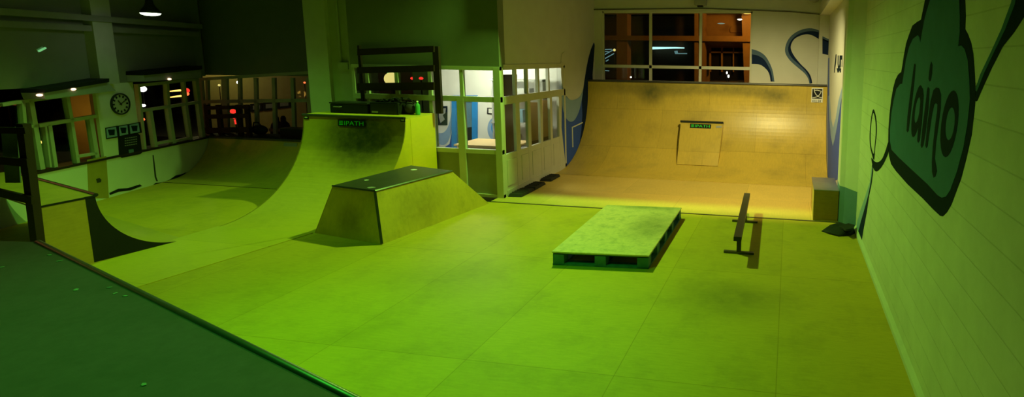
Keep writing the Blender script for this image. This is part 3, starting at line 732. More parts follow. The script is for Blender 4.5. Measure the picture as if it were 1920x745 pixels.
la = ring('letter_a', ell(95, 352, 26, 158, .14), ell(98, 345, 14, 78, .14))
MB().prism([PR(x, y, .0050) for x, y in zz([(120, 205), (132, 215), (136, 260), (124, 430), (112, 530), (103, 545), (97, 530), (106, 400), (117, 280)])], PR.n * .0015).build('stem', 'cloudline', la)
li = letter('letter_i', zz([(163, 205), (172, 215), (166, 330), (148, 480), (134, 560), (124, 577), (118, 560), (130, 440), (148, 300), (158, 215)]))
MB().prism([PR(x, y, .0047) for x, y in zz([(182, 50), (190, 70), (188, 120), (180, 165), (172, 172), (166, 155), (170, 110), (176, 70)])], PR.n * .0015).build('dot', 'cloudline', li)
letter('letter_n', zz([(152, 577), (146, 560), (160, 420), (178, 290), (195, 225), (212, 208), (230, 212), (242, 250), (240, 330), (226, 440), (212, 540), (204, 640), (212, 680), (217, 715), (208, 748), (196, 755), (187, 720), (186, 660), (192, 560), (206, 440), (218, 350), (220, 310), (210, 302), (200, 312), (186, 380), (170, 490), (160, 565)]))
ring('letter_o', ell(293, 428, 50, 203, .12), ell(297, 428, 27, 100, .10))
# the tail right of the cloud and the ribbon left of it
t2 = thing('tail_mural', 'dark painted tail rising up from the right edge of the painted cloud', 'mural', PR(1850, 130))
letter('tail_band', [(1829, 190), (1830, 162), (1840, 140), (1860, 100), (1880, 57), (1898, 8), (1906, -30), (1935, -30), (1928, 20), (1902, 60), (1880, 88), (1860, 127), (1840, 171), (1832, 190)], t2, 'cloudline', PR, .001)
letter('tail_edge', [(1829, 168), (1838, 140), (1858, 98), (1878, 54), (1896, 5), (1904, -30), (1911, -30), (1903, 8), (1885, 55), (1865, 96), (1846, 136), (1832, 172)], t2, 'cloudfill', PR, .0027)
t3 = thing('ribbon_mural', 'thin painted loop and ribbon running down to the floor left of the painted cloud', 'mural', PR(1614, 450))
lo = spline([(1638, 205), (1643, 222), (1644, 248), (1641, 278), (1639, 300), (1635, 290), (1631, 270), (1631, 245), (1634, 218)], 4)
li_ = spline([(1638, 212), (1641.5, 228), (1642, 250), (1640, 275), (1638.4, 288), (1635.5, 283), (1632.6, 268), (1632.6, 246), (1635, 222)], 4)
mb = MB()
for i in range(len(lo)):
    j = (i + 1) % len(lo); v = [PR(*q_, .001) for q_ in (lo[i], lo[j], li_[j], li_[i])]; mb.hexa(v + [p + PR.n * .0015 for p in v])
mb.build('loop', 'cloudline', t3)
letter('swash', spline([(1666, 266), (1660, 284), (1654, 298), (1647, 304), (1640, 303), (1634, 296), (1636, 310), (1640, 320), (1645, 321), (1652, 314), (1659, 302), (1666, 284)], 4), t3, 'cloudline', PR, .0028)
letter('ribbon', [(1637, 300), (1634, 318), (1631, 344), (1622, 372), (1614, 396), (1608, 418), (1605, 436), (1609.5, 449), (1613.5, 458), (1615, 455), (1619, 430), (1625, 398), (1629, 370), (1634, 345), (1637, 322)], t3, 'navy', PR, .0028)
letter('ribbon_edge', [(1635, 312), (1631, 342), (1622, 370), (1613, 396), (1607, 418), (1605, 437), (1608, 440), (1614, 416), (1621, 392), (1628, 366), (1633, 340), (1636, 316)], t3, 'lblue', PR, .0045)

PSL = PX(XL)
t = thing('wave_mural', 'painted blue wave on the left wall of the rear bay, right of the office', 'mural', PSL(1075, 300))
def mu(nm, pts, mat, off, pl, par): return MB().prism([pl(x, y, off) for x, y in pts], pl.n * .002).build(nm, mat, par)
mu('deep_blue', [(1059, 200), (1055, 150), (1054, 130), (1053, 240), (1061, 313), (1066, 318), (1080, 322), (1100, 322), (1115, 300), (1111, 140), (1115, 83), (1113, 80), (1108, 92), (1103, 110), (1099, 130), (1094, 165), (1089, 185), (1080, 196), (1070, 190), (1062, 180)], 'mblue', .001, PSL, t)
mu('navy_edge', [(1114, 80), (1108, 92), (1104, 106), (1100, 126), (1096, 150), (1093, 172), (1091, 190), (1092, 215), (1090, 245), (1086, 275), (1090, 300), (1105, 310), (1113, 250), (1111, 140), (1115, 86)], 'navy', .0032, PSL, t)
mu('pale_blue', spline([(1053, 155), (1054, 195), (1058, 214), (1064, 225), (1071, 228.5), (1078, 224), (1085, 210), (1089.5, 193), (1093, 170), (1088, 180), (1080, 186), (1070, 187.5), (1062, 182), (1056, 170)], 3), 'lblue', .0034, PSL, t)
mu('bare_wall', spline([(1054, 100), (1052, 130), (1053, 152), (1058, 172), (1065, 184), (1070, 187), (1076, 184), (1085, 172), (1091, 154), (1095, 135), (1085, 115), (1070, 102)], 3), 'cream', .0056, PSL, t)
t = thing('wall_bracket', 'thin white right-angled bar fixed on the blue painted wave', 'bar', PSL(1074, 270))
mb = MB(); mb.bar(PSL(1074, 276, .02), PSL(1073, 238, .02), .025, .02, (1, 0, 0)); mb.bar(PSL(1073, 239, .02), PSL(1092, 230, .02), .025, .02, (1, 0, 0)); mb.build('bar', 'whitesticker', t)

t = thing('swirl_mural', 'painted dark blue swirl on the rear wall right of the big window', 'mural', PB(1520, 150))
mu('swirl_edge', spline([(1543, 60), (1522, 53), (1502, 56), (1485, 66), (1475, 80), (1472, 97), (1480, 112), (1495, 126), (1508, 137), (1515, 147), (1517.5, 157)], 4, False) + spline([(1523, 156), (1520, 143), (1513, 132), (1501, 120), (1489, 105), (1483, 92), (1484, 82), (1491, 72), (1507, 65), (1522, 66), (1543, 78)], 4, False), 'swirl', .001, PB, t)
mu('swirl_core', spline([(1543, 63), (1524, 58.5), (1505, 61), (1490, 69), (1480, 82), (1478, 96), (1485, 109), (1499, 122), (1510, 133), (1517, 145), (1519.5, 157)], 4, False) + spline([(1523, 156), (1520, 143), (1513, 132), (1501, 120), (1489, 105), (1483, 92), (1484, 82), (1491, 72), (1507, 65), (1522, 66), (1543, 78)], 4, False), 'navy', .0032, PB, t)
PC = PY(13.82)
mu('swirl_wrap', [(1542, 72), (1557, 79), (1557, 104), (1542, 101)], 'navy', .001, PC, t)
mu('swirl_wrap_edge', [(1542, 68), (1557, 75), (1557, 81), (1542, 74)], 'swirl', .001, PC, t)
t = thing('arch_mural', 'small painted blue arch on the rear wall touching the right edge of the big window', 'mural', PB(1430, 150))
mu('arch_edge', spline([(1409.5, 92), (1422, 96), (1434, 104), (1443, 118), (1449, 134), (1452, 153)], 4, False) + spline([(1445, 153), (1442, 138), (1435, 128), (1424, 121), (1409.5, 120)], 4, False), 'swirl', .001, PB, t)
mu('arch_core', spline([(1409.5, 102), (1420, 104), (1432, 111), (1440, 123), (1446, 137), (1448.5, 153)], 4, False) + spline([(1445, 153), (1442, 138), (1435, 128), (1424, 121), (1409.5, 120)], 4, False), 'navy', .0032, PB, t)

PRR = PX(XRR)
_prr = PRR
class ClampPlane(Plane):
    def __call__(s_, px, py, off=0):
        p = Plane.__call__(s_, px, py, off); p.y = min(max(p.y, 9.32), 13.8); return p
PRR = ClampPlane((XRR, 0, 0), (1, 0, 0))
t = thing('wave_mural', 'painted blue tongue wave on the white wall at the right end of the tan ramp', 'mural', PRR(1562, 300))
mu('deep_blue', [(1553, 110), (1555, 108), (1555, 200), (1560, 260), (1563, 268), (1568, 240), (1576, 190), (1586, 140), (1590, 128), (1592, 200), (1586, 280), (1576, 335), (1563, 340), (1552, 332), (1551, 240)], 'mblue', .001, PRR, t)
mu('pale_blue', [(1553.5, 180), (1555, 220), (1558, 255), (1561.5, 274), (1565, 262), (1570, 235), (1577, 190), (1585, 150), (1580, 160), (1572, 190), (1567, 222), (1562, 240), (1558, 222), (1555.5, 180)], 'lblue', .0032, PRR, t)
t = thing('wall_lettering', 'tall dark hand-painted letters on the white wall above the blue tongue wave', 'lettering', PRR(1571, 120))
def dk(nm, pts): return MB().prism([PRR(x, y, .001) for x, y in pts], PRR.n * .002).build(nm, 'cloudline', t)
dk('long_stroke', [(1567, 102), (1568.6, 102), (1567.6, 118), (1566.4, 126), (1565, 136.5), (1564, 136.5), (1564.6, 124), (1566, 112)])
dk('letter_stroke', [(1570.8, 104), (1572.4, 104), (1572.2, 120), (1573, 125), (1574, 120), (1574.4, 104), (1576, 104), (1575.8, 122), (1574.6, 128), (1571.2, 128), (1570.6, 120)])
dk('letter_block', [(1574.6, 104), (1579.5, 104), (1579.5, 112), (1576.8, 112), (1576.5, 127), (1575.5, 127), (1575.6, 111)])
dk('letter_stroke', [(1578.4, 112), (1579.4, 112), (1579.2, 126), (1578.2, 126)])
dk('letter_base', [(1569, 128), (1577, 128), (1576.6, 136), (1574.6, 136), (1574, 132), (1572.4, 136), (1570.4, 136)])

# ================================================================== GUARD RAILS
t = thing('guard_rail', 'dark timber guard rail at the back of the tall quarter pipe deck', 'guard rail', (-7.3, 9.04, QZT + .025))
PG = PY(9.03)
for x0, x1, zb0 in ((PG(672, 120).x, PG(675.5, 120).x, QZT + .025), (PG(812, 120).x, PG(823, 120).x, QZT + .025)):
    MB().box(x0, x1, 9.03, 9.09, zb0, PG(817, 87).z).build('post', 'darkwood', t)
for (ya, yb_), (yc, yd) in (((92, 104), (86, 98)), ((126, 138), (122, 134)), ((156, 170), (154, 169))):
    a, b, c, d = PG(672, ya), PG(672, yb_), PG(815, yc), PG(815, yd)
    MB().hexa([(b.x, 9.0, b.z), (d.x, 9.0, d.z), (d.x, 9.03, d.z), (b.x, 9.03, b.z), (a.x, 9.0, a.z), (c.x, 9.0, c.z), (c.x, 9.03, c.z), (a.x, 9.03, a.z)]).build('board', 'darkwood', t)
t = thing('guard_rail', 'dark timber guard rail on the far mini ramp deck before the far windows', 'guard rail', (-13, 10.5, FZ + .02))
PG = PY(10.45)
for px in (388, 410, 447, 463):
    a = PG(px, 225); MB().box(a.x - .05, a.x + .05, 10.45, 10.51, FZ + .02, PG(px, 197).z).build('post', 'darkwood', t)
for y0, y1 in ((197, 204), (213, 221), (238, 248)):
    a, b = PG(386, y0 + 2), PG(468, y0); h = (PG(420, y0).z - PG(420, y1).z)
    MB().bar((a.x, 10.44, a.z - h / 2), (b.x, 10.44, b.z - h / 2), h, .03, (0, 1, 0)).build('board', 'darkwood', t)
t = thing('guard_rail', 'dark timber guard rail with grey sheets at the far left behind the foreground deck', 'guard rail', (-8.9, 4.72, 0))
PG = PY(4.70)
MB().bar(PG(44, 232), PG(72, 462), .10, .07, (0, 1, 0)).build('post', 'darkwood', t)
for a, b, h in (((-40, 244), (50, 245), .07), ((-40, 297), (54, 306), .09), ((-40, 352), (62, 376), .09)):
    MB().bar(PG(*a, .05), PG(*b, .05), h, .03, (0, 1, 0)).build('board', 'darkwood', t)
MB().prism([PG(x, y, -.03) for x, y in ((2, 250), (32, 250), (38, 343), (10, 343))], (0, .01, 0)).build('sheet', 'greygreen', t)
MB().bar(PG(-60, 246, -.02), PG(-46, 470, -.02), .10, .07, (0, 1, 0)).build('post', 'darkwood', t)

# ================================================================== THINGS ON THE TALL RAMP DECK
dz = QZT + .025
t = thing('equipment_case', 'long flat black case lying on the tall ramp deck beside the pillar', 'case', (-8.0, 8.75, dz))
MB().box(-8.38, -7.60, 8.62, 8.92, dz, dz + .17).build('case_body', 'black', t, bevel=.012)
MB().box(-8.39, -7.59, 8.61, 8.93, dz + .172, dz + .20).build('case_lid', 'blackmetal', t, bevel=.008)
MB().tube([(-8.26, 8.60, dz + .12), (-8.26, 8.575, dz + .12), (-8.12, 8.575, dz + .12), (-8.12, 8.60, dz + .12)], .01, 8).build('handle', 'steel', t)
t = thing('amplifier', 'black box amplifier on the tall ramp deck, middle of the dark gear', 'amplifier', (-7.2, 8.8, dz))
MB().box(-7.55, -6.98, 8.62, 8.92, dz, dz + .22).build('cabinet', 'black', t, bevel=.01)
MB().box(-7.52, -7.01, 8.612, 8.62, dz + .02, dz + .2).build('front_grille', 'blackmetal', t)
MB().box(-7.50, -7.38, 8.60, 8.612, dz + .03, dz + .06).build('panel', 'grey', t)
t = thing('cable_heap', 'tangle of black cables on top of the black amplifier', 'cables', (-7.2, 8.75, dz + .22))
for k_ in range(5):
    cx = -7.35 + .08 * k_; pts = [(cx + .13 * math.cos(a * .7 + k_), 8.77 + .10 * math.sin(a * .9 + k_ * 2), dz + .235 + .012 * k_ + .02 * math.sin(a * 1.7)) for a in range(14)]
    MB().tube(pts, .011, 6).build('cable', 'black', t, smooth=True)
t = thing('gear_bag', 'slumped black bag on the tall ramp deck beside the green bottle', 'bag', (-6.85, 8.82, dz))
MB().ball((-6.85, 8.80, dz + .115), .12, 1.0, .9, .93).build('bag_or_figure_body', 'cloth', t, smooth=True)
MB().tube([(-6.93, 8.76, dz + .20), (-6.88, 8.74, dz + .27), (-6.80, 8.74, dz + .27), (-6.76, 8.76, dz + .20)], .012, 8).build('strap', 'black', t, smooth=True)
t = thing('bottle', 'green plastic bottle standing at the right end of the dark gear', 'bottle', (-6.68, 8.74, dz))
MB().lathe([(0, 0), (.04, 0), (.042, .02), (.042, .16), (.036, .19), (.016, .215), (.015, .235)], (-6.68, 8.74, dz)).build('bottle_body', 'greenobj', t, smooth=True)
MB().lathe([(.017, .235), (.017, .255), (0, .257)], (-6.68, 8.74, dz)).build('cap', 'whitesticker', t, smooth=True)

# ================================================================== THINGS ON THE FAR MINI RAMP DECK
fz = FZ + .021
t = thing('gear_bag', 'black bag on the far mini ramp deck behind the guard rail', 'bag', (-12.3, 10.66, fz))
MB().ball((-12.3, 10.66, fz + .12), .13, 1.7, .6, .9).build('bag_or_figure_body', 'black', t, smooth=True)
MB().tube([(-12.42, 10.62, fz + .2), (-12.36, 10.60, fz + .3), (-12.24, 10.60, fz + .3), (-12.18, 10.62, fz + .2)], .014, 8).build('strap', 'black', t)
t = thing('storage_crate', 'low black crate on the far mini ramp deck below the far windows', 'crate', (-10.9, 10.6, fz))
mb = MB(); x0, x1, y0, y1, h = -11.55, -10.35, 10.48, 10.72, .19
mb.box(x0, x1, y0, y0 + .02, fz, fz + h); mb.box(x0, x1, y1 - .02, y1, fz, fz + h); mb.box(x0, x0 + .02, y0 + .02, y1 - .02, fz, fz + h); mb.box(x1 - .02, x1, y0 + .02, y1 - .02, fz, fz + h); mb.box(x0 + .02, x1 - .02, y0 + .02, y1 - .02, fz, fz + .02)
mb.build('crate_body', 'black', t)
MB().box(x0 - .01, x1 + .01, y0 - .01, y1 + .01, fz + h + .001, fz + h + .02).build('lid', 'blackmetal', t)

# ================================================================== ON THE LEFT WALL
def on_wall(px, py, off=0): return PW(px, py, off)
t = thing('wall_clock', 'round wall clock with dark rim on the white wall between the left windows', 'clock', on_wall(224, 195))
cc = on_wall(224, 195); rad = (on_wall(206, 195) - on_wall(242, 195)).length / 2 * .98
def disc(r0, r1, o0, o1, n=40):
    mb = MB()
    uw, vw = dW, Vector((0, 0, 1))
    for i in range(n):
        a, b = 2 * PI * i / n, 2 * PI * (i + 1) / n
        v = [cc + (uw * math.cos(g) + vw * math.sin(g)) * r + nW * o0 for g, r in ((a, r0), (b, r0), (b, r1), (a, r1))]
        mb.hexa(v + [p + nW * (o1 - o0) for p in v])
    return mb
disc(.0, rad * .92, .002, .015).build('face', 'framedim', t)
disc(rad * .9, rad, .002, .03).build('rim', 'blackmetal', t)
mb = MB()
for i in range(12):
    g = 2 * PI * i / 12; dv = dW * math.cos(g) + Vector((0, 0, 1)) * math.sin(g)
    MB().bar(cc + dv * rad * .62 + nW * .018, cc + dv * rad * .82 + nW * .018, .03, .004, nW).build('numeral', 'black', t)
for nm, g, l, wdt in (('hour_hand', 2.2, .42, .02), ('minute_hand', .5, .62, .014)):
    dv = dW * math.cos(g) + Vector((0, 0, 1)) * math.sin(g)
    MB().bar(cc - dv * .03 + nW * .023, cc + dv * rad * l + nW * .023, wdt, .003, nW).build(nm, 'darksteel', t)
for q4, lab in (([(197, 240), (219, 236), (222, 257), (199, 261)], 'small dark-framed picture under the wall clock, leftmost of three'),
                ([(221, 236), (240, 233), (242, 253), (223, 257)], 'small dark-framed picture under the wall clock, middle of three'),
                ([(241, 233), (261, 229), (264, 249), (243, 253)], 'small dark-framed picture under the wall clock, rightmost of three')):
    t = thing('framed_picture', lab, 'picture', on_wall(*q4[3]))
    cx = sum(a for a, b in q4) / 4; cy = sum(b for a, b in q4) / 4
    sh_ = lambda f: [(cx + (a - cx) * f, cy + (b - cy) * f) for a, b in q4]
    poly(PW, q4, .002, .02).build('picture_frame', 'black', t)
    poly(PW, sh_(.84), .0225, .002).build('mount', 'lblue', t)
    poly(PW, [(cx + (a - cx) * .5 + (1 if i % 2 else -1), cy + (b - cy) * (.45 if i % 2 else .6)) for i, (a, b) in enumerate(q4)], .025, .002).build('print', 'cloudline', t)
t = thing('chalkboard', 'black menu board with white scribbles hanging below the three small pictures', 'board', on_wall(240, 295))
poly(PW, [(221, 258), (223, 256), (258, 251), (261, 254), (265, 286), (262, 289), (228, 296), (223, 293)], .002, .015).build('board_face', 'black', t)
mb = MB()
for y in (260, 264.5, 269, 273.5):
    mb = MB()
    for x in range(234, 256, 4):
        mb.bar(on_wall(x, y - (x - 234) * .16, .018), on_wall(x + 2.8, y - (x + 2.8 - 234) * .16, .018), .016, .002, nW)
    mb.build('scribble', 'grey', t)
poly(PW, [(241, 281), (250, 279.5), (251, 287), (242, 288.5)], .0175, .002).build('note', 'teal', t)
for q4, lab, ii in (([(38, 172), (165, 152), (176, 165), (182, 170), (54, 186), (44, 186)], 'long dark awning box with two glowing downlights above the leftmost windows', ((74, 178.5), (137, 167.5))),
                ([(236, 139), (348, 128), (350, 146), (239, 153)], 'dark awning box with one glowing downlight above the windows right of the clock', ((317, 148.5),))):
    t = thing('awning_box', lab, 'light box', on_wall(*q4[-1]))
    poly(PW, q4, .002, .28).build('box_body', 'grey', t)
    ylist = [p for p in q4]
    q5 = [(q4[0][0], q4[0][1] - 5), (q4[1][0], q4[1][1] - 5), (q4[1][0], q4[1][1] + 2), (q4[0][0], q4[0][1] + 2)]
    poly(PW, q5, .002, .31).build('box_top', 'black', t)
    for px, py in ii:
        p = on_wall(px, py, .285); MB().ball(p, .035, 1, 1, .6).build('downlight', 'warm', t, smooth=True)
t = thing('power_socket', 'small white wall socket just right of the wall clock', 'socket', on_wall(257, 236))
poly(PW, [(255, 232), (258, 231.6), (258.6, 238), (255.6, 238.5)], .002, .012).build('cover_plate', 'grey', t)

# ---- pendant lamp in the left half
lc = Vector((-11.25, 8.0, PY(8.0)(282, 25).z))
t = thing('pendant_lamp', 'bell-shaped pendant lamp glowing green-white high over the mini ramp', 'lamp', lc)
MB().lathe([(.02, .24), (.05, .23), (.055, .18), (.07, .13), (.13, .04), (.145, .0), (.137, .0), (.125, .04), (.065, .125)], lc).build('lamp_shade', 'blackmetal', t, smooth=True)
MB().lathe([(0, .022), (.134, .022), (.134, .0), (.118, -.022), (.07, -.038), (0, -.044)], lc).build('diffuser', 'bulb', t)
MB().tube([lc + Vector((0, 0, .235)), Vector((lc.x, lc.y, ZC))], .012, 8).build('cord', 'black', t)
a, b = on_wall(73, 96, .3), on_wall(85, 90, .3)
t = thing('light_streak', 'short dim green-glowing tube imitating a reflected light streak on the upper left wall', 'lamp', a)
MB().tube([a, b], .016, 8).build('tube', 'streak', t, smooth=True)  # glowing tube imitates a light reflection, not a real fitting
MB().bar(a - nW * .03, b - nW * .03, .06, .02, nW).build('streak_backing', 'grey', t)
# speaker and round lamp high on the rear wall
p = PB(1315, 5)
t = thing('wall_speaker', 'small grey speaker box on the rear wall above the big window', 'speaker', (p.x, YB - .1, p.z))
MB().box(p.x - .15, p.x + .15, YB - .2, YB - .01, PB(1315, 11).z, PB(1315, -14).z).build('cabinet', 'grey', t, bevel=.01)
MB().box(p.x - .08, p.x + .06, YB - .16, YB - .04, PB(1315, 14).z, PB(1315, 11).z - .002).build('bracket', 'black', t)
p = PB(1526, 2)
t = thing('floodlight', 'round unlit grey lamp at the top right of the rear wall', 'lamp', (p.x, YB - .1, p.z))
MB().ball((p.x, YB - .15, p.z + .06), .14, 1, .8, .8).build('lamp_bowl', 'grey', t, smooth=True)
MB().box(p.x - .03, p.x + .03, YB - .06, YB, p.z - .02, p.z + .14).build('bracket', 'darksteel', t)

# ================================================================== INSIDE THE OFFICE
PO = PY(12.05)
t = thing('door_frame', 'bright blue door frame with open doorway on the office back wall', 'door frame', PO(870, 300))
mb = MB()
for q4 in ([(849, 180), (857, 180), (857, 302), (849, 302)], [(887, 180), (896, 180), (896, 302), (887, 302)], [(849, 179), (896, 179), (896, 190), (849, 190)]):
    mb.prism([PO(x, y, .002) for x, y in q4], PO.n * .05)
mb.build('frame', 'doorblue', t)
poly(PO, [(857, 190), (887, 190), (887, 302), (857, 302)], .002, .01).build('doorway_panel', 'teal', t)
poly(PO, [(872, 240), (887, 238), (887, 268), (872, 268)], .013, .03).build('dark_recess', 'black', t)
t = thing('wave_mural', 'painted blue wave on the office back wall left of the blue door frame', 'mural', PO(835, 290))
mu('deep_blue', [(800, 255), (812, 270), (828, 280), (843, 270), (849, 240), (849, 190), (857, 190), (857, 302), (800, 302)], 'mblue', .001, PO, t)
mu('pale_blue', spline([(800, 250), (812, 262), (828, 272), (840, 266), (847, 240), (848, 205), (844, 225), (838, 242), (828, 250), (815, 246), (800, 232)], 3), 'lblue', .0032, PO, t)
t = thing('disc_mural', 'painted blue half disc on the office back wall right of the blue door frame', 'mural', PO(928, 262))
mu('pale_ring', [(930 + 16 * math.cos(a * PI / 12), 242 + 23 * math.sin(a * PI / 12)) for a in range(24)], 'lblue', .001, PO, t)
mu('blue_disc', [(932 + 11 * math.cos(a * PI / 12), 240 + 15 * math.sin(a * PI / 12)) for a in range(24)], 'doorblue', .0032, PO, t)
t = thing('framed_poster', 'dark patterned poster on the office wall left of the blue door frame', 'poster', PO(830, 235))
poly(PO, [(820, 199), (839, 199), (839, 235), (820, 235)], .004, .012).build('poster_sheet', 'cloudline', t)
poly(PO, [(823, 204), (836, 203), (835, 212), (830, 216), (834, 224), (826, 231), (823, 220)], .0165, .002).build('print', 'grey', t)
t = thing('framed_picture', 'dark-framed picture on the office wall right of the blue door frame', 'picture', PO(922, 215))
poly(PO, [(914, 202), (938, 203), (938, 216), (914, 214)], .002, .015).build('picture_frame', 'black', t)
poly(PO, [(916, 204), (936, 205), (936, 213.5), (916, 212)], .0175, .002).build('print', 'whitesticker', t)
t = thing('counter', 'pale wooden counter with dark top seen through the office front windows', 'counter', (-6.2, 10.4, 0))
MB().box(-6.86, -5.55, 10.0, 10.85, .80, .835).build('counter_top', 'tablewood', t)
MB().box(-6.82, -5.60, 10.05, 10.07, .05, .80).build('front_panel', 'tablewood', t)
MB().box(-6.82, -6.80, 10.07, 10.8, .05, .80).build('side_panel', 'tablewood', t)
MB().box(-6.60, -5.7, 10.035, 10.05, .45, .72).build('shelf_front', 'paper', t)
for i, (x, h, m_) in enumerate(((-6.45, .10, 'paper'), (-6.2, .06, 'brown'), (-5.95, .13, 'grey'))):
    MB().box(x - .09, x + .07, 10.018, 10.034, .52, .52 + h).build('note', m_, t)
t = thing('computer_monitor', 'grey computer monitor standing on the pale counter', 'monitor', (-5.85, 10.35, .836))
MB().box(-6.02, -5.68, 10.38, 10.41, .93, 1.20).build('screen', 'grey', t, bevel=.005)
MB().box(-5.88, -5.82, 10.40, 10.43, .85, .95).build('stand', 'blackmetal', t); MB().box(-5.96, -5.74, 10.32, 10.48, .836, .85).build('foot', 'blackmetal', t)
for nm, lab, px0, px1, y0, y1, lean, mt in (('leaning_board', 'tall dark brown board leaning inside the office corner, nearest the front', 943, 964, 140, 188, .12, 'darkwood'),
                                          ('leaning_board', 'brown plywood board inside the office behind the third side pane', 995, 1014, 192, 276, .0, 'brown'),
                                          ('leaning_board', 'brown plywood board inside the office behind the fourth side pane', 1017, 1033, 188, 268, .05, 'brown')):
    Pn = PX(XL - .22); a, b, c, d = Pn(px0, y1), Pn(px1, y1), Pn(px1, y0), Pn(px0, y0)
    a.z = b.z = .003
    t = thing(nm, lab, 'board', ((a.x + b.x) / 2, (a.y + b.y) / 2, a.z))
    MB().prism([a, b, c + Vector((0, lean, 0)), d + Vector((0, lean * .5, 0))], (-.03, 0, 0)).build('board_sheet', mt, t)
    MB().prism([a.lerp(d, .45), b.lerp(c, .45), b.lerp(c, .5), a.lerp(d, .5)], (.006, 0, 0)).build('batten', 'darkwood', t)
t = thing('storage_shelf', 'cluttered shelf with boxes inside the office behind the right-hand side panes', 'shelf', (-6.2, 11.6, 0))
for z_ in (.5, 1.1, 1.7, 2.1): MB().box(-6.9, -5.6, 11.5, 11.9, z_, z_ + .03).build('shelf_board', 'grey', t)
for x in (-6.88, -5.64): MB().box(x, x + .04, 11.52, 11.88, 0, 2.15).build('upright', 'grey', t)
for i, (x, z_, w_, h, m_) in enumerate(((-6.7, 1.13, .3, .22, 'brown'), (-6.25, 1.13, .25, .3, 'teal'), (-5.9, 1.13, .2, .16, 'paper'), (-6.6, 1.73, .35, .25, 'teal'), (-6.1, 1.73, .3, .2, 'grey'), (-6.5, .53, .4, .3, 'paper'), (-5.95, .53, .25, .35, 'brown'))):
    colw = {'brown': 'brown', 'teal': 'teal', 'paper': 'pale', 'grey': 'grey'}[m_]; lvl = {.53: 'lowest', 1.13: 'middle', 1.73: 'upper'}[z_]
    tag(MB().box(x - w_ / 2, x + w_ / 2, 11.56, 11.8, z_ + .001, z_ + h).build('storage_box', m_, None, bevel=.008), f'{colw} box on the {lvl} level of the cluttered office shelf', 'box', 'boxes on the office shelf')

# ================================================================== BEYOND THE WINDOWS
def post_light(nm, p, r, mat, lab, cat='light', sx=1, sy=1, sz=1, zg=0):
    t = thing(nm, lab, cat, (p.x, p.y, zg))
    MB().ball(p, r, sx, sy, sz).build('lamp_lens', mat, t, smooth=True)
    MB().tube([(p.x, p.y, zg), (p.x, p.y, p.z - r * sz * .8)], min(.012, r * .3), 6).build('post', 'blackmetal', t)
    return t
struct(MB().box(-60, 60, 14.3, 60, -.3, -.12).build('floor', 'asphalt'))
PE = PY(20.0)
def ez(px, py): return PE(px, py)
def ebox(q4, d, off=0):
    return MB().prism([PE(x, y, off) for x, y in q4], -PE.n * d)
bd = thing('building', 'orange-lit arcaded building seen through the big rear window', 'building', ez(1260, 180))
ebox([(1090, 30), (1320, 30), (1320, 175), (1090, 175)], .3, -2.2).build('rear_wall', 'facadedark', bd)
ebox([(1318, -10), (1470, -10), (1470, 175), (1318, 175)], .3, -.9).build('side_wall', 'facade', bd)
ebox([(1095, 66.5), (1470, 68), (1470, 79), (1095, 74.5)], .6, .1).build('beam', 'facade', bd)
ebox([(1095, 10), (1470, 14), (1470, 22), (1095, 26)], .6, .1).build('roof_beam', 'facade', bd)
ebox([(1156, 20), (1176, 20), (1176, 190), (1156, 190)], .5).build('column', 'facade', bd)
ebox([(1302, 20), (1309, 20), (1309, 190), (1302, 190)], .5).build('column', 'facade', bd)
ebox([(1314.5, 20), (1321, 20), (1321, 190), (1314.5, 190)], .5).build('column', 'facade', bd)
ebox([(1390, 20), (1420, 20), (1420, 190), (1397, 190)], .3).build('column', 'facade', bd)
wf = MB()
for q4 in ([(1330, 90), (1333, 90), (1333, 135), (1330, 135)], [(1352, 88), (1355, 88), (1355, 135), (1352, 135)], [(1374, 88), (1376, 88), (1376, 135), (1374, 135)], [(1330, 96), (1398, 97), (1398, 100), (1330, 99)]):
    wf.prism([PE(x, y, -.65) for x, y in q4], -PE.n * .1)
wf.build('window_grid', 'facade', bd)
ebox([(1333, 90), (1396, 90), (1396, 150), (1333, 150)], .05, -.82).build('dark_glass', 'black', bd)
ebox([(1368, 55), (1372, 48), (1408, 46), (1408, 60), (1370, 61)], .05, -.84).build('lit_panel', 'facade', bd)
def lamp(nm, lab, cat, pl, q4, mat, th=.03, group=None):
    o = MB().prism([pl(x, y) for x, y in q4], -pl.n * th).build(nm, mat)
    return tag(o, lab, cat, group)
def disc_px(cx, cy, rx, ry, n=16): return [(cx + rx * math.cos(2 * PI * i / n), cy + ry * math.sin(2 * PI * i / n)) for i in range(n)]
PE1 = PY(19.6)
lamp('ceiling_lamp', 'largest glowing oval ceiling lamp outside, top right corner of the big window', 'lamp', PE1, disc_px(1401, 24, 9, 2.2), 'sodium', .05)
lamp('ceiling_lamp', 'small bright oval ceiling lamp outside, middle of three in the big window', 'lamp', PE1, disc_px(1387, 36.6, 4.5, 1.4), 'whitelamp', .05)
lamp('ceiling_lamp', 'dim pale oval ceiling lamp outside, leftmost of three in the big window', 'lamp', PE1, disc_px(1352, 44, 7, 1.2), 'shopdim', .05)
PE2 = PY(21.9)
lamp('shop_light', 'long cold white shop light tube seen through the middle pane of the big window', 'light', PE2, [(1222, 88), (1268, 88.2), (1283, 89), (1283, 91), (1262, 91.2), (1222, 92.6)], 'shop', .03)
lamp('shop_sign', 'small dim teal light patch below the right end of the cold shop tube', 'light', PE2, [(1264, 96), (1270, 95), (1271, 99.5), (1288, 99.5), (1288, 101.5), (1266, 101.5)], 'shopdim', .03)
t = thing('lit_stair', 'cold white lit staircase lines at the left end of the big window', 'stairs', PE2(1135, 112))
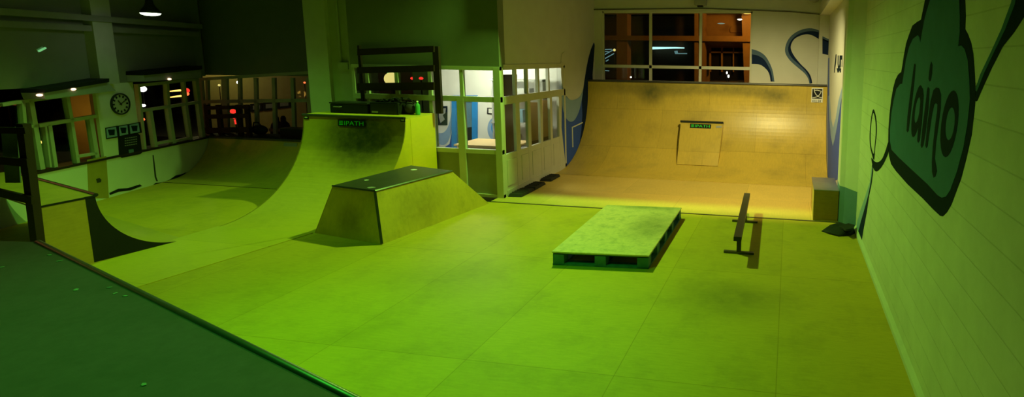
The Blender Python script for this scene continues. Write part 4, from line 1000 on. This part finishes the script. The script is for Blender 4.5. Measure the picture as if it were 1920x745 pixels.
for i, (a, b) in enumerate((((1132, 93), (1147, 92.5)), ((1131, 97), (1141, 97)), ((1131, 104), (1151, 93)), ((1134, 110), (1152, 100)), ((1136, 115), (1141, 112)), ((1132, 132), (1142, 133)))):
    MB().bar(PE2(*a), PE2(*b), .035, .03, (0, 1, 0)).build('lit_strip', 'shopdim', t)
post_light('street_lamp', PE1(1152, 93.8), .05, 'globe', 'small yellow lamp beside the lit staircase outside the big window', 'lamp', zg=-.12)
post_light('bollard_lamp', PE1(1183, 144.8), .03, 'whitelamp', 'tiny white lamp low in the left pane of the big window', 'lamp', zg=-.12)
t = thing('parked_car', 'dark parked car roof seen low in the middle pane of the big window', 'car', PE1(1275, 170))
p0 = PE1(1255, 150); p1 = PE1(1305, 150); cx = (p0.x + p1.x) / 2
MB().prism([(cx - 2.0, 18.4, -.12 + .25), (cx - 2.0, 18.4, .65), (cx - 1.2, 18.4, .8), (cx - .7, 18.4, 1.32), (cx + .9, 18.4, 1.34), (cx + 1.5, 18.4, .85), (cx + 2.1, 18.4, .75), (cx + 2.1, 18.4, .13)], (0, 1.6, 0)).build('car_body', 'blackmetal', t, bevel=.08)
for x in (cx - 1.25, cx + 1.3):
    MB().tube([(x, 18.36, .2), (x, 18.56, .2)], .32, 20).build('wheel', 'rubber', t); MB().tube([(x, 19.84, .2), (x, 20.04, .2)], .32, 20).build('wheel', 'rubber', t)
MB().prism([(cx - .95, 18.39, .85), (cx - .62, 18.39, 1.25), (cx + .85, 18.39, 1.27), (cx + 1.2, 18.39, .88)], (0, -.01, 0)).build('side_window', 'black', t)
for (x, y), r, lab in (((1363, 136.5), .03, 'tiny warm light low in the right pane of the big window, upper of two'), ((1366, 143), .035, 'tiny white light low in the right pane of the big window, lower of two')):
    post_light('bollard_lamp', PE1(x, y + 0), r, 'whitelamp', lab, 'lamp', 1, 1, 1.6, -.12)

# lights and walls behind the glazing at the back of the tall ramp
PN = PY(15.0)
fw = tag(ebox([(600, 110), (830, 110), (830, 275), (600, 275)], .2, 4.0).build('street_facade', ply('street_boards', (.10, .06, .03), grain=(2, 2, 30), dirt=.5)), 'dim brown boarded facade behind the glazing at the back of the tall ramp', 'facade')
post_light('traffic_light', PN(676, 147), .085, 'greenlamp', 'green round light beside the pillar behind the timber guard rail', 'light', .8, .5, 1.6, -.12)
gl = PN(734, 148)
t = thing('globe_lamp', 'large yellow globe lamp glowing behind the timber guard rail', 'lamp', gl)
MB().ball(gl, .205).build('globe', 'globe', t, smooth=True)
MB().tube([gl + Vector((0, .05, -.19)), Vector((gl.x, gl.y + .05, 0))], .03, 8).build('lamp_post', 'blackmetal', t)
post_light('signal_light', PN(732, 136.5, -.35), .07, 'greenlamp', 'small green light just above the yellow globe lamp', 'light', 1.6, .6, .7, -.12)
for x, pn_, rd, lab in ((773.5, PN, .055, 'small red light behind the timber guard rail, left of the two'), (789.5, PY(10.6), .04, 'small red light behind the timber guard rail, right of the two')):
    post_light('tail_light', pn_(x, 147), rd, 'red', lab, 'light', 1.3, .6, .75, -.12)

# night lights behind the left windows (street some metres beyond the wall)
PX_ = Plane(W0 - nW * 4.0, nW)
def nl(nm, px, py, r, mat, lab, sz=1): post_light(nm, PX_(px, py), r, mat, lab, 'light', 1, 1, sz, -.05)
nl('traffic_light', 137, 210.5, .075, 'redorange', 'red-orange light in the upper windows left of the clock', 1.3)
nl('street_light', 267.5, 167, .085, 'whitelamp', 'bright white light at the top of the window just right of the clock')
nl('street_light', 268, 198, .06, 'whitelamp', 'small white light below the bright one in the window right of the clock', .7)
nl('traffic_light', 351, 170, .06, 'red', 'red light in the upper window at the right end of the wall, upper of two', 1.2)
nl('traffic_light', 351, 176, .05, 'redorange', 'red-orange light in the upper window at the right end of the wall, lower of two', 1.2)
nl('vehicle_lamp', 75, 267, .035, 'sodium', 'tiny orange light behind the lower left casement, lower of two')
nl('vehicle_lamp', 69, 246, .03, 'sodium', 'tiny orange light behind the lower left casement, upper of two')
nl('vehicle_lamp', 269, 224, .035, 'redorange', 'tiny red light behind the narrow pane right of the small pictures')
for (a, b, lab) in (((313, 172), (338, 169.5), 'orange light streak in the upper window right of the clock, upper of two'), ((315, 183), (339, 180), 'orange light streak in the upper window right of the clock, lower of two')):
    t = thing('street_light_row', lab, 'light', PX_(*a)); MB().tube([PX_(*a), PX_(*b)], [.012, .03], 8).build('light_tube', 'sodium', t, smooth=True)
    p = PX_(*b); MB().tube([(p.x, p.y, -.05), (p.x, p.y, p.z)], .01, 6).build('post', 'blackmetal', t)
t = thing('neon_strip', 'dim red curved neon strip at the far left edge', 'light', PX_(4, 196))
MB().tube([PX_(-8, 203), PX_(4, 196), PX_(15, 194), PX_(29, 196)], [.02, .03, .03, .02], 8).build('neon_tube', emit('dim_red_neon', (.5, .07, .03), .35), t, smooth=True)
p = PX_(15, 194); MB().tube([(p.x, p.y, -.05), (p.x, p.y, p.z - .02)], .012, 6).build('post', 'blackmetal', t)
PCo = Plane(W0 - nW * .75, nW)
tag(MB().prism([PCo(x, y) for x, y in ((166, 172), (185, 168), (203, 312), (186, 312))], -nW * .3).build('street_column', 'orange'), 'orange-lit column outside the window left of the clock wall', 'column')
struct(MB().hexa(wbox(-9, 5, -.2, -.05, -14, -.35)).build('floor', 'asphalt'))
tag(MB().hexa(wbox(-9, 6, 0, 3.0, -9.2, -9.0)).build('street_facade', plain('dim_brown_render', (.10, .05, .03), .8, noise=.5, scale=2)), 'dim brown building front across the street behind the left windows', 'facade')

# room beyond the far left windows
PFR = PY(15.5)
tag(MB().prism([PFR(x, y) for x, y in ((380, 120), (600, 118), (600, 268), (380, 268))], (0, .15, 0)).build('partition_wall', plain('ochre_wall', (.50, .42, .16), .8)), 'dim ochre wall in the room behind the far windows', 'wall')
for q4, lab in (([(470, 195), (492, 193), (492, 208), (470, 210)], 'dark picture on the dim ochre wall, leftmost of three'), ([(494, 192), (516, 190), (516, 206), (494, 208)], 'dark picture on the dim ochre wall, middle of three'), ([(520, 190), (546, 187), (546, 201), (520, 204)], 'dark picture on the dim ochre wall, rightmost of three')):
    t = thing('framed_picture', lab, 'picture', PFR(*q4[0], .03))
    poly(PFR, q4, .01, .02).build('picture_frame', 'black', t)
    cx = sum(a for a, b in q4) / 4; cy = sum(b for a, b in q4) / 4
    poly(PFR, [(cx + (a - cx) * .6, cy + (b - cy) * .5) for a, b in q4], .031, .002).build('print', 'grey', t)
PBK = PY(12.6)
for cx, lab in ((521, 'dark round-topped shape standing in for a person reflected in the far windows, left of the two'), (534, 'dark round-topped shape standing in for a person reflected in the far windows, right of the two')):
    p = PBK(cx, 255); top = PBK(cx, 217); h = top.z - p.z; w_ = (PBK(cx + 9, 240) - PBK(cx, 240)).length
    t = thing('reflection_figure', lab, 'bag', p)  # solid dark shape stands in for a person's reflection in the glass
    MB().lathe([(0, 0), (w_, .02), (w_ * 1.05, h * .3), (w_ * .8, h * .6), (w_ * .42, h * .72), (w_ * .40, h * .9), (w_ * .2, h * .99), (0, h)], p, 18).build('bag_or_figure_body', 'cloth', t, smooth=True)
    MB().box(p.x - w_ * .6, p.x + w_ * .6, p.y - w_ * 1.08, p.y - w_ * .9, p.z + h * .25, p.z + h * .4).build('grey_band', 'grey', t)
t = thing('bench', 'low dark bench behind the far windows', 'bench', PBK(530, 262))
z_ = PBK(528, 255).z
mb = MB(); mb.box(PBK(470, 255).x, PBK(580, 255).x, 12.3, 12.9, z_ - .06, z_ - .002); mb.build('seat', 'darkwood', t)
for px in (474, 576): MB().box(PBK(px, 255).x - .05, PBK(px, 255).x + .05, 12.35, 12.85, 0, z_ - .06).build('leg', 'darkwood', t)
t = thing('signal_lamp', 'red lamp glowing behind the timber guard rail of the far deck', 'lamp', PBK(438, 220))
MB().ball(PBK(437, 209), .06, 1.3, 1, 1).build('lamp_lens', 'red', t, smooth=True)
MB().ball(PBK(439, 220.5), .04, 1.2, 1, .8).build('lamp_lens', 'red', t, smooth=True)  # this second lens and the bar below glow as the lamp's reflection
p = PBK(440, 209, -.06); MB().tube([(p.x, p.y, 0), p], .015, 6).build('post', 'blackmetal', t)
MB().bar(PBK(440, 224), PBK(442, 233), .03, .02, (0, 1, 0)).build('lamp_reflection', 'red', t)
nl2 = PY(14.5)
for (x, y, r, m_, lab) in ((447, 154.5, .05, 'whitelamp', 'small bright white light in the top row of far window panes'), (411, 160, .035, 'globe', 'tiny yellow light in the top row of far window panes'), (571, 155, .03, 'redorange', 'tiny orange light in the last top pane of the far windows')):
    post_light('street_light', nl2(x, y), r, m_, lab, 'light', zg=-.12)

# ================================================================== LIGHT
def spot(name, loc, tgt, col, power, angle, blend=.3, size=.12):
    l = bpy.data.lights.new(name, 'SPOT'); l.color = col; l.energy = power; l.spot_size = math.radians(angle); l.spot_blend = blend; l.shadow_soft_size = size
    o = bpy.data.objects.new(name, l); C.objects.link(o); o.location = loc
    o.rotation_euler = (Vector(tgt) - Vector(loc)).to_track_quat('-Z', 'Y').to_euler(); return o
def point(name, loc, col, power, size=.1):
    l = bpy.data.lights.new(name, 'POINT'); l.color = col; l.energy = power; l.shadow_soft_size = size
    o = bpy.data.objects.new(name, l); C.objects.link(o); o.location = loc; return o
def area(name, loc, tgt, col, power, sx, sy, spread=180):
    l = bpy.data.lights.new(name, 'AREA'); l.shape = 'RECTANGLE'; l.color = col; l.energy = power; l.size = sx; l.size_y = sy; l.spread = math.radians(spread)
    o = bpy.data.objects.new(name, l); C.objects.link(o); o.location = loc
    o.rotation_euler = (Vector(tgt) - Vector(loc)).to_track_quat('-Z', 'Y').to_euler(); return o
G1, G2 = (.40, 1, .10), (.06, 1, .05)
spot('green_lamp_main', (-3.8, 8.86, 5.2), (-3.8, 8.0, 0), G1, 1120, 141, .5, .09)
spot('green_lamp_near', (-4.2, 3.0, 6.0), (-3.6, 3.4, 0), G2, 820, 78, .9, .12)
spot('green_lamp_ramp', (-9.0, 6.2, 6.0), (-9.4, 6.8, 0), (.24, 1, .08), 460, 74, .8, .12)
spot('green_lamp_left', (-11.25, 8.0, lc.z - .12), (-10.6, 7.8, 0), (.24, 1, .12), 4, 150, .5, .16)
spot('warm_flood', (-.55, 9.42, 4.5), (-.75, 11.6, 0.3), (1, .88, .36), 780, 112, .8, .07)
point('office_lamp', (-6.6, 10.9, 2.4), (1, .95, .74), 100, .25)
spot('sodium_street', (PE1(1430, 20).x, 18.0, PE1(1430, 20).z), PE1(1380, 75), (1, .42, .05), 170, 150, .6, .2)
point('sodium_left', tuple(PCo(160, 215) + nW * .0 - dW * .5), (1, .52, .08), 3.0, .1)
point('street_fill_left', tuple(W0 - nW * 6.5 + Vector((0, 0, 3.2))), (1, .35, .12), 45, .2)  # added fill to brighten the street front, no lamp seen there
point('far_room_lamp', (-19, 14.2, 2.6), (1, .9, .32), 32, .2)
wd_ = bpy.data.worlds.new('night'); sc.world = wd_; wd_.use_nodes = True
wd_.node_tree.nodes['Background'].inputs[0].default_value = (.10, .25, .06, 1); wd_.node_tree.nodes['Background'].inputs[1].default_value = .0
